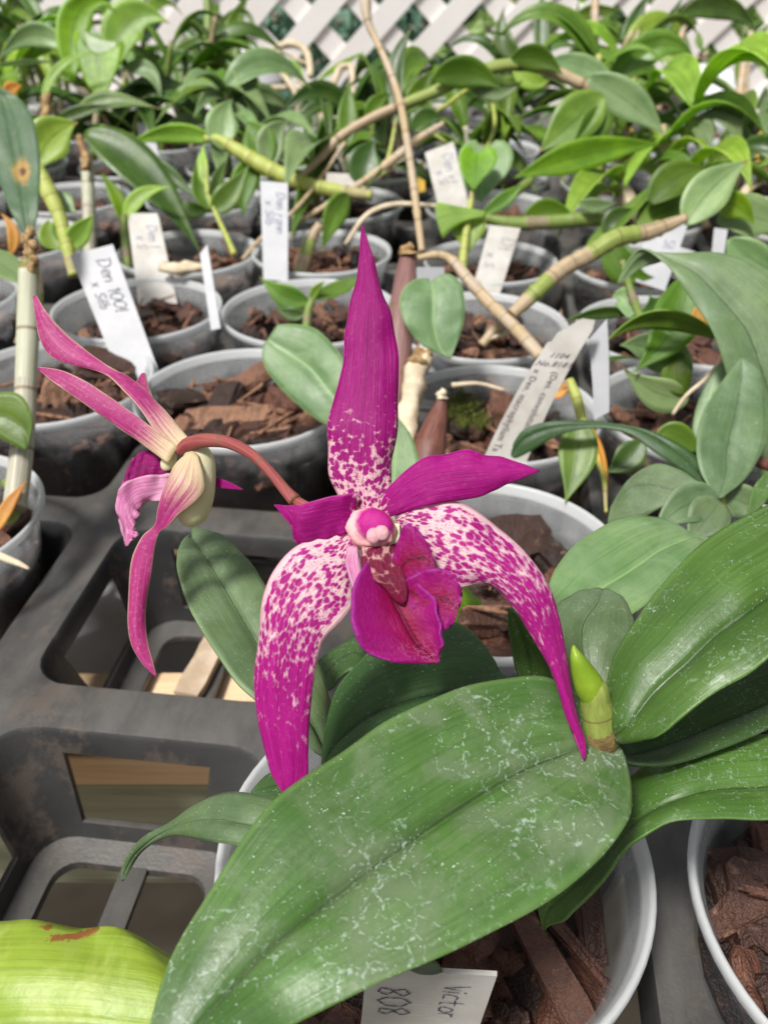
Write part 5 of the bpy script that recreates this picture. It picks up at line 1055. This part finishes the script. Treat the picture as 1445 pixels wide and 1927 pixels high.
# ================================================================ RIGHT-HAND PLANTS, NEARER
p = plant((2, 1), 'orchid with a huge pale arching leaf folding over at the upper right')
sheet('leaf', [(1470,1010,1520,1000,1560,960,.33),(1432,900,1500,880,1550,840,.325),(1405,820,1470,800,1545,760,.32),(1375,730,1442,715,1530,660,.318),(1345,640,1408,622,1505,570,.318),(1310,575,1360,562,1462,526,.32),(1272,522,1310,512,1400,488,.322),(1244,488,1266,488,1330,476,.325),(1215,469,1228,474,1266,484,.328),(1196,474,1206,480,1238,494,.332),(1176,500,1186,500,1204,506,.335),(1160,536,1162,536,1165,536,.337)], G_['grey'], p, nu=19, nv=70, crease=.0018, bulge=.0008, ripple=.0012, seed=4, label='huge pale arching leaf')
for a in [((1295,515,.37),(1290,620,.365),(1192,700,.365),100,'glow',0),((1352,636,.345),(1230,555,.35),(1138,645,.355),52,'bg1',40),((1185,600,.385),(1180,540,.39),(1150,560,.39),44,'bg3',0),((1205,590,.385),(1250,600,.385),(1262,545,.385),80,'bg2',10),((1300,700,.37),(1230,640,.37),(1165,650,.37),80,'bg3',0),((1295,745,.37),(1240,760,.37),(1170,690,.37),70,'bg3',10),((1290,740,.368),(1255,700,.368),(1290,660,.368),60,'glow',0)]: lf(p, a[0], a[1], a[2], a[3], a[4], a[5])
lf(p, (1190,590,.39), (1130,580,.39), (1060,605,.395), 26, 'bg2', 20)
tb(p, [(1205,600,.385,9),(1190,560,.385,8),(1178,520,.385,6),(1170,490,.385,5)], 'stem', 'cane', n=16, nodes=3)
tb(p, [(1265,780,.35,3.5),(1290,745,.348,4),(1330,710,.345,4),(1365,665,.34,4)], 'root', 'root', n=20)
lf(p, (1110,695,.36), (1150,665,.36), (1200,675,.365), 10, 'bg2', 0)
lf(p, (1320,575,.36), (1308,600,.36), (1335,630,.36), 34, 'orange', 0)
lf(p, (1350,420,.46), (1420,390,.46), (1480,440,.46), 90, 'bg3', 20)
lf(p, (1370,450,.42), (1420,500,.42), (1480,520,.42), 70, 'bg3', 0)
p = plant((2, 0), 'orchid with a rosette of grey-green leaves between the pots on the right')
tb(p, [(1352,985,.30,12),(1352,950,.30,13),(1350,925,.30,10),(1345,905,.30,8)], 'canelime', 'cane', n=14)
sheet('leaf', [(1348,932,1352,930,1356,930,.296),(1290,890,1310,880,1345,905,.298),(1232,852,1262,838,1300,852,.30),(1180,816,1200,806,1235,818,.305),(1110,806,1120,797,1150,797,.31),(1045,822,1040,805,1050,792,.315),(1000,848,988,825,992,805,.318),(972,862,965,850,968,832,.32),(963,860,963,858,963,855,.32)], G_['dark'], p, nu=13, nv=50, crease=.001, seed=6, label='long leaf arching to the left')
sheet('leaf', [(1352,935,1350,937,1348,939,.29),(1310,905,1290,930,1262,948,.292),(1272,882,1235,915,1205,975,.294),(1228,874,1190,915,1165,985,.295),(1180,905,1160,940,1146,986,.295),(1148,955,1146,965,1143,980,.295)], G_['grey'], p, nu=13, nv=32, seed=7, label='wide leaf drooping left')
sheet('leaf', [(1346,936,1352,938,1358,936,.292),(1316,885,1365,895,1402,900,.296),(1310,830,1370,838,1438,835,.30),(1325,770,1385,770,1440,765,.305),(1360,715,1395,705,1430,700,.31),(1392,675,1394,674,1396,673,.312)], G_['grey'], p, nu=13, nv=34, crease=.0012, seed=8, label='upright leaf with a pale midrib')
sheet('leaf', [(1420,860,1421,858,1422,856,.33),(1330,850,1380,800,1430,790,.332),(1303,825,1335,760,1400,700,.334),(1312,760,1350,700,1400,660,.336),(1345,695,1360,680,1380,668,.337)], G_['pale'], p, nu=11, nv=26, seed=9)
for a in [((1350,945,.289),(1290,925,.287),(1225,1010,.284),82,'grey',0),((1355,945,.288),(1330,970,.285),(1290,1030,.283),84,'grey',0),((1358,940,.30),(1400,930,.30),(1440,985,.298),70,'grey',0),((1088,790,.325),(1095,860,.322),(1062,948,.318),78,'bg1',0),((1210,830,.33),(1180,870,.33),(1140,890,.33),60,'bg2',0),((1310,850,.32),(1260,790,.32),(1230,830,.32),50,'bg1',0)]: lf(p, a[0], a[1], a[2], a[3], a[4], a[5])
tb(p, [(1460,880,.31,10),(1430,870,.31,11),(1400,850,.312,8)], 'bulb', 'cane', n=14)
lf(p, (1445,905,.29), (1425,920,.288), (1405,955,.286), 16, 'orange', 0)
lf(p, (1450,890,.288), (1430,930,.285), (1400,985,.282), 34, 'fresh', 0)
# yellow stalks by the typed tag
p = plant((2, 2), 'withered stalk with an orange tip beside the typed tag')
tb(p, [(1040,740,.37,9),(1060,730,.368,12),(1072,718,.368,8)], 'rust' , 'dead_tip', n=10)
tb(p, [(1070,715,.368,9),(1085,750,.365,10),(1095,790,.36,9),(1115,840,.35,7),(1135,900,.34,5),(1140,965,.33,3)], 'canelime', 'cane', n=30)
lf(p, (1108,800,.352), (1140,860,.345), (1140,968,.335), 26, 'orange', 60)
lf(p, (1035,745,.366), (1050,735,.366), (1078,725,.366), 28, 'orange', 0)
# yellow-green leaf in the corner, of a plant below the frame
YLm = None
yl = thing('orchid_plant', PH(-60, 2100, -.02), 'yellow-green leaf with reddish scars entering at the lower left corner', 'orchid leaf')
L('leaf', [(-420,1900,-420,2000,-420,2100,.030),(-250,1800,-240,1960,-230,2120,.034),(-100,1748,-80,1940,-60,2150,.037),(20,1737,40,1930,60,2160,.039),(110,1739,140,1930,160,2170,.040),(190,1751,240,1940,240,2150,.040),(262,1774,320,1950,330,2120,.039),(340,1802,380,1960,400,2080,.038),(440,1860,450,1960,460,2040,.036),(500,1960,501,1962,502,1964,.034)], leaf_mat('scarred_yellow_leaf', (.22, .31, .02), (.30, .39, .035), rough=.42, trans=.1, bloom=(.42, .50, .12, .7), scars=[(tuple(PH(95,1775,.0405)-PH(-60,2100,-.02)), tuple(PH(183,1748,.0405)-PH(-60,2100,-.02)), .0010), (tuple(PH(62,1756,.0400)-PH(-60,2100,-.02)), tuple(PH(92,1746,.0405)-PH(-60,2100,-.02)), .0007)]), yl, mode='h', nu=21, nv=60, crease=.0012, bulge=.0022, ripple=.0030, rf=70, seed=12)
def ribbon_on(name, P, wd, mt, par, h):
    Q = [PH(x, y, h) for x, y in P]; n = len(Q); V = []; 
    Q = catmull_tube(np.array([list(q)+[0] for q in Q]), 16)[:, :3]; tgt = np.gradient(Q, axis=0); V = []; Fc = []
    for i in range(16):
        s_ = np.cross(tgt[i], [0, 0, 1]); s_ /= np.linalg.norm(s_); ww = wd*math.sin(math.pi*(i+.5)/16)*(.7+.6*rng.random()); V += [Q[i]-s_*ww, Q[i]+s_*ww]
    for i in range(15): Fc.append((2*i, 2*i+1, 2*i+3, 2*i+2))
    return V, Fc
# ================================================================ FILLER PLANTS of the far rows
kinds = ['bg1', 'bg2', 'bg3', 'bg4', 'bg1', 'bg2', 'bg1']
desc = {'bg1': 'mid-green', 'bg2': 'dark green', 'bg3': 'greyish green', 'bg4': 'light green'}
for (i, j), c in sorted(pots.items()):
    if j < 4 or (i, j) in ((-1, 4), (1, 4), (-2, 4), (-1, 6), (3, 6), (4, 5), (1, 6)): continue
    sx = 722+c[0]*F/(c[1]*math.cos(PITCH)+.1)
    mid_ = 440 < sx < 940
    if (j >= 7 and mid_) or (sx > 1150 and j >= 6) or (sx > 980 and j >= 8): continue
    kd = rng.choice(kinds); cols = [i2 for i2 in range(-7, 8) if (i2, j) in pots]; q = cols.index(i)
    pl_ = thing('orchid_plant', np.array(c)+np.array([0, 0, -.013]), '%s leafy orchid, %s row behind the empty cells, %s from the left' % (desc[kd], ordn[j-3], ordn[q]), 'orchid', 'orchids growing in the pots')
    for k in range(rng.choice([2, 3, 3, 4])):
        az = rng.uniform(0, 6.28); hgt = rng.uniform(.03, (.06 if j < 6 else .035) if mid_ else .10); ln = rng.uniform(.1, .5)
        b = np.array(c)+np.array([rng.uniform(-.02, .02), rng.uniform(-.02, .02), -.02]); t = b+np.array([math.cos(az)*hgt*ln, math.sin(az)*hgt*ln, hgt+.02]); m_ = (b+t)/2+np.array([0, 0, .01])
        tube('cane', [(*b, .0022), (*m_, .0035), (*t, .002)], M_[rng.choice(['stem', 'canegreen', 'canelime', 'canepale'])], pl_, mode='w', n=14, nseg=8, nodes=3)
        for s in range(rng.choice([4, 5, 6, 7])):
            f = rng.uniform(.45, 1); o = b*(1-f)+t*f; a2 = az+s*math.pi+rng.uniform(-.7, .7); l_ = rng.uniform(.045, .10); up = rng.uniform(.2, .8)
            d = np.array([math.cos(a2), math.sin(a2), 0]); tip = o+d*l_*.9+np.array([0, 0, l_*(up-.45)]); ct = o+d*l_*.45+np.array([0, 0, l_*up])
            leaf3('leaf', o, ct, tip, l_*rng.uniform(.15, .30), G_[kd if rng.random() < .7 else rng.choice(kinds)], pl_, rng.uniform(-50, 50), .55, .42, 12, 5, .0006, seed=s, face=np.array([0, -.35, 1.]))
    for s in range(rng.choice([0, 1, 2, 2])):
        a2 = rng.uniform(0, 6.28); o = np.array(c)+np.array([rng.uniform(-.03, .03), rng.uniform(-.03, .03), -.008]); l_ = rng.uniform(.03, .06); d = np.array([math.cos(a2), math.sin(a2), rng.uniform(-.1, .9)])
        leaf3('dry_leaf', o, o+d*l_*.5+np.array([0, 0, .01]), o+d*l_, l_*.22, G_['orange'] if rng.random() < .4 else M_['root'], pl_, rng.uniform(-60, 60), .5, .42, 9, 5, .0006, seed=s, face=np.array([0, -.35, 1.]))
# ================================================================ LATTICE, TUBS, GARDEN BEYOND
YL = 1.72; lat = thing('lattice_fence', (0, YL, Z0-.4), 'white plastic diagonal lattice screen closing off the back of the bench', 'lattice')
dq = PD(590, 40, 1.53); sp = .118; hw = .019/math.cos(R(45))
zc, xc = dq[2], dq[0]; z0, z1 = Z0-.62, Z0+.42
for sgn, yy in ((1, YL), (-1, YL+.006)):
    V, Fc = [], []
    for k in range(-16, 17):
        for a in (0,):
            xo = xc+k*sp; b0 = len(V)
            for z in (z0, z1):
                x = xo+sgn*(z-zc)
                for (dx, dy) in ((-hw, -.0025), (hw, -.0025), (hw, .0025), (-hw, .0025)): V.append((x+dx, yy+dy, z))
            for q in range(4): Fc.append((b0+q, b0+(q+1) % 4, b0+4+(q+1) % 4, b0+4+q))
            Fc += [(b0, b0+1, b0+2, b0+3), (b0+4, b0+5, b0+6, b0+7)]
    mesh('slats', V, Fc, M_['lattice'], lat, smooth=False)
for x in (-1.6, 1.6): part_box('post', M_['lattice'], lat, x-.03, x+.03, YL+.01, YL+.06, 0, Z0+.45)
part_box('rail', M_['lattice'], lat, -1.7, 1.7, YL-.012, YL-.004, z0-.02, z0+.03)
def tub(px, py, d, r, h, label, kind='dome'):
    c = PD(px, py, d)
    if kind == 'dome': pr = [(0, h*.5), (r*.4, h*.47), (r*.75, h*.3), (r*.95, h*.05), (r, -h*.15), (r*1.04, -h*.2), (r*1.04, -h*.24), (r*.9, -h*.5), (0, -h*.52)]
    else: pr = [(0, -h*.5), (r*.7, -h*.5), (r*.92, h*.4), (r, h*.42), (r, h*.5), (r*.93, h*.5), (r*.75, -h*.3), (0, -h*.3)]
    V, Fc = lathe(pr, 36); return setp(mesh('plastic_tub', V+c, Fc, M_['tub'], loc=c), label, 'plastic tub', 'white plastic tubs at the back')
tub(1345, 205, 1.05, .038, .06, 'round glossy white tub behind the yellow tag at the right')
tub(1330, 165, 1.2, .05, .06, 'second rounded white tub, farther and higher, at the right')
tub(1440, 205, 1.05, .03, .045, 'white tub cut off by the right edge')
tub(1243, 195, 1.0, .032, .05, 'cloudy upright tub beside the small yellow tag', 'cup')
tub(455, 130, 1.15, .05, .06, 'pale tub at the foot of the lattice, left of the dried stems')
tub(1420, 300, .92, .04, .06, 'cloudy upright tub low at the right edge', 'cup')
# shrubs: many leaf-sized faces around limbs
sh = [plain_mat('shrub_leaf_'+n_, a, b, 8, .35, .1, .002, .5, .3) for n_, a, b in [('deep', (.02, .06, .02), (.05, .11, .04)), ('bluish', (.09, .20, .13), (.20, .32, .24)), ('light', (.28, .46, .10), (.60, .74, .36)), ('olive', (.09, .13, .04), (.16, .2, .07))]]  # 'light' leaves are coloured pale to stand in for bright blurred spots of light
def shrub(x, y, w, h, kind, label, seed, n=3200, ls=.055, cat='shrub', z0=0.):
    r_ = np.random.RandomState(seed); t = thing('shrub', (x, y, 0), label, cat, 'shrubs growing beyond the lattice')
    for k in range(5):
        a = r_.rand()*6.28; tip = (x+math.cos(a)*w*.3, y+math.sin(a)*w*.2, h*.8)
        tube('trunk' if k == 0 else 'limb', [(x, y, 0, .02), (x+math.cos(a)*w*.1, y, h*.4, .014), (*tip, .005)], M_['canetan'], t, mode='w', n=10, nseg=7)
    cl = r_.rand(44, 3)*np.array([w*1.1, w*.5, h*.95])+np.array([x-w*.55, y-w*.25, h*.06]); V = np.zeros((n*5, 3)); Fc = []
    for k in range(n):
        c = cl[r_.randint(44)]+r_.randn(3)*w*.075; c[2] = max(c[2], .03)
        d = r_.randn(3); d[2] -= .3; d /= np.linalg.norm(d); s = np.cross(d, r_.randn(3)); s /= np.linalg.norm(s); nn = np.cross(d, s); l = ls*(.6+.8*r_.rand()); wd = l*.24
        V[5*k:5*k+5] = [c, c+d*l*.45+s*wd, c+d*l+nn*l*.12, c+d*l*.45-s*wd, c+d*l*.5-nn*l*.06]
        b = 5*k; Fc += [(b, b+1, b+4), (b+1, b+2, b+4), (b+2, b+3, b+4), (b+3, b, b+4)]
    mesh('crown', V, Fc, sh[kind], t, smooth=False)
    return t
specs = [(-1.35, 2.6, 1.0, 1.15, 2, 'light green shrub with bright gaps beyond the lattice, far left'), (-.75, 2.5, .8, .95, 1, 'bluish-green shrub beyond the lattice, left of the middle'), (-.2, 2.45, .8, .95, 1, 'bluish drooping shrub beyond the lattice near the middle'),
 (.28, 2.6, .8, .95, 0, 'deep green shrub beyond the lattice just right of the middle'), (.62, 2.4, .7, .95, 2, 'light leafy shrub beyond the lattice, above the arching cane'), (1.1, 2.5, .9, 1.1, 2, 'bright light-green shrub beyond the lattice at the right'), (1.7, 2.7, 1.0, 1.2, 0, 'deep green shrub beyond the lattice, far right'),
 (-2.0, 3.3, 1.3, 1.3, 0, 'tall dark shrub well beyond the lattice, far left'), (-.5, 3.6, 1.4, 1.1, 0, 'dark shrub row behind the bluish one'), (.6, 3.7, 1.4, 1.1, 3, 'olive shrub well beyond the lattice, centre'), (1.8, 3.8, 1.5, 1.2, 2, 'sunlit tall shrub farthest to the right')]
for q, s_ in enumerate(specs): shrub(*s_[:4], s_[4], s_[5], 60+q)
r_ = thing('flowering_plant', (.52, 2.0, 0), 'plant with small red blooms seen through the lattice at the right', 'flowering plant')
tube('stem', [(.52, 2.0, 0, .006), (.5, 2.0, .45, .005), (*PD(1100, 90, 1.75), .003)], M_['stem'], r_, mode='w', n=12, nseg=8)
for (x, y) in [(1103,62),(1096,100),(1108,72),(1106,108)]:
    Vv, Ff, Uu = ball_geo(PD(x, y, 1.75), np.eye(3)*.010, x, 1., 10, 8); mesh('bloom', Vv, Ff, M_['red'], r_, uv=Uu)
for k in range(9): leaf3('leaf', np.array([.5, 2.0, .5+.04*k]), np.array([.5+.05*math.cos(k*2), 2+.05*math.sin(k*2), .56+.04*k]), np.array([.5+.11*math.cos(k*2), 2+.11*math.sin(k*2), .52+.04*k]), .03, G_['bg1'], r_, nv=10, nu=5, face=np.array([0, -.3, 1.]))
# things glimpsed under the bench
V, Fc = lathe([(0, 0), (.07, 0), (.10, .16), (.108, .16), (.108, .18), (.095, .18), (.085, .12), (0, .12)], 32)
setp(mesh('terracotta_pot', V+np.array([-.22, .20, .12]), Fc, plain_mat('terracotta', (.42, .10, .05), (.52, .16, .08), 30, .8), loc=(-.22, .20, .12)), 'blurred red clay pot in the dark below the front beam', 'clay pot')
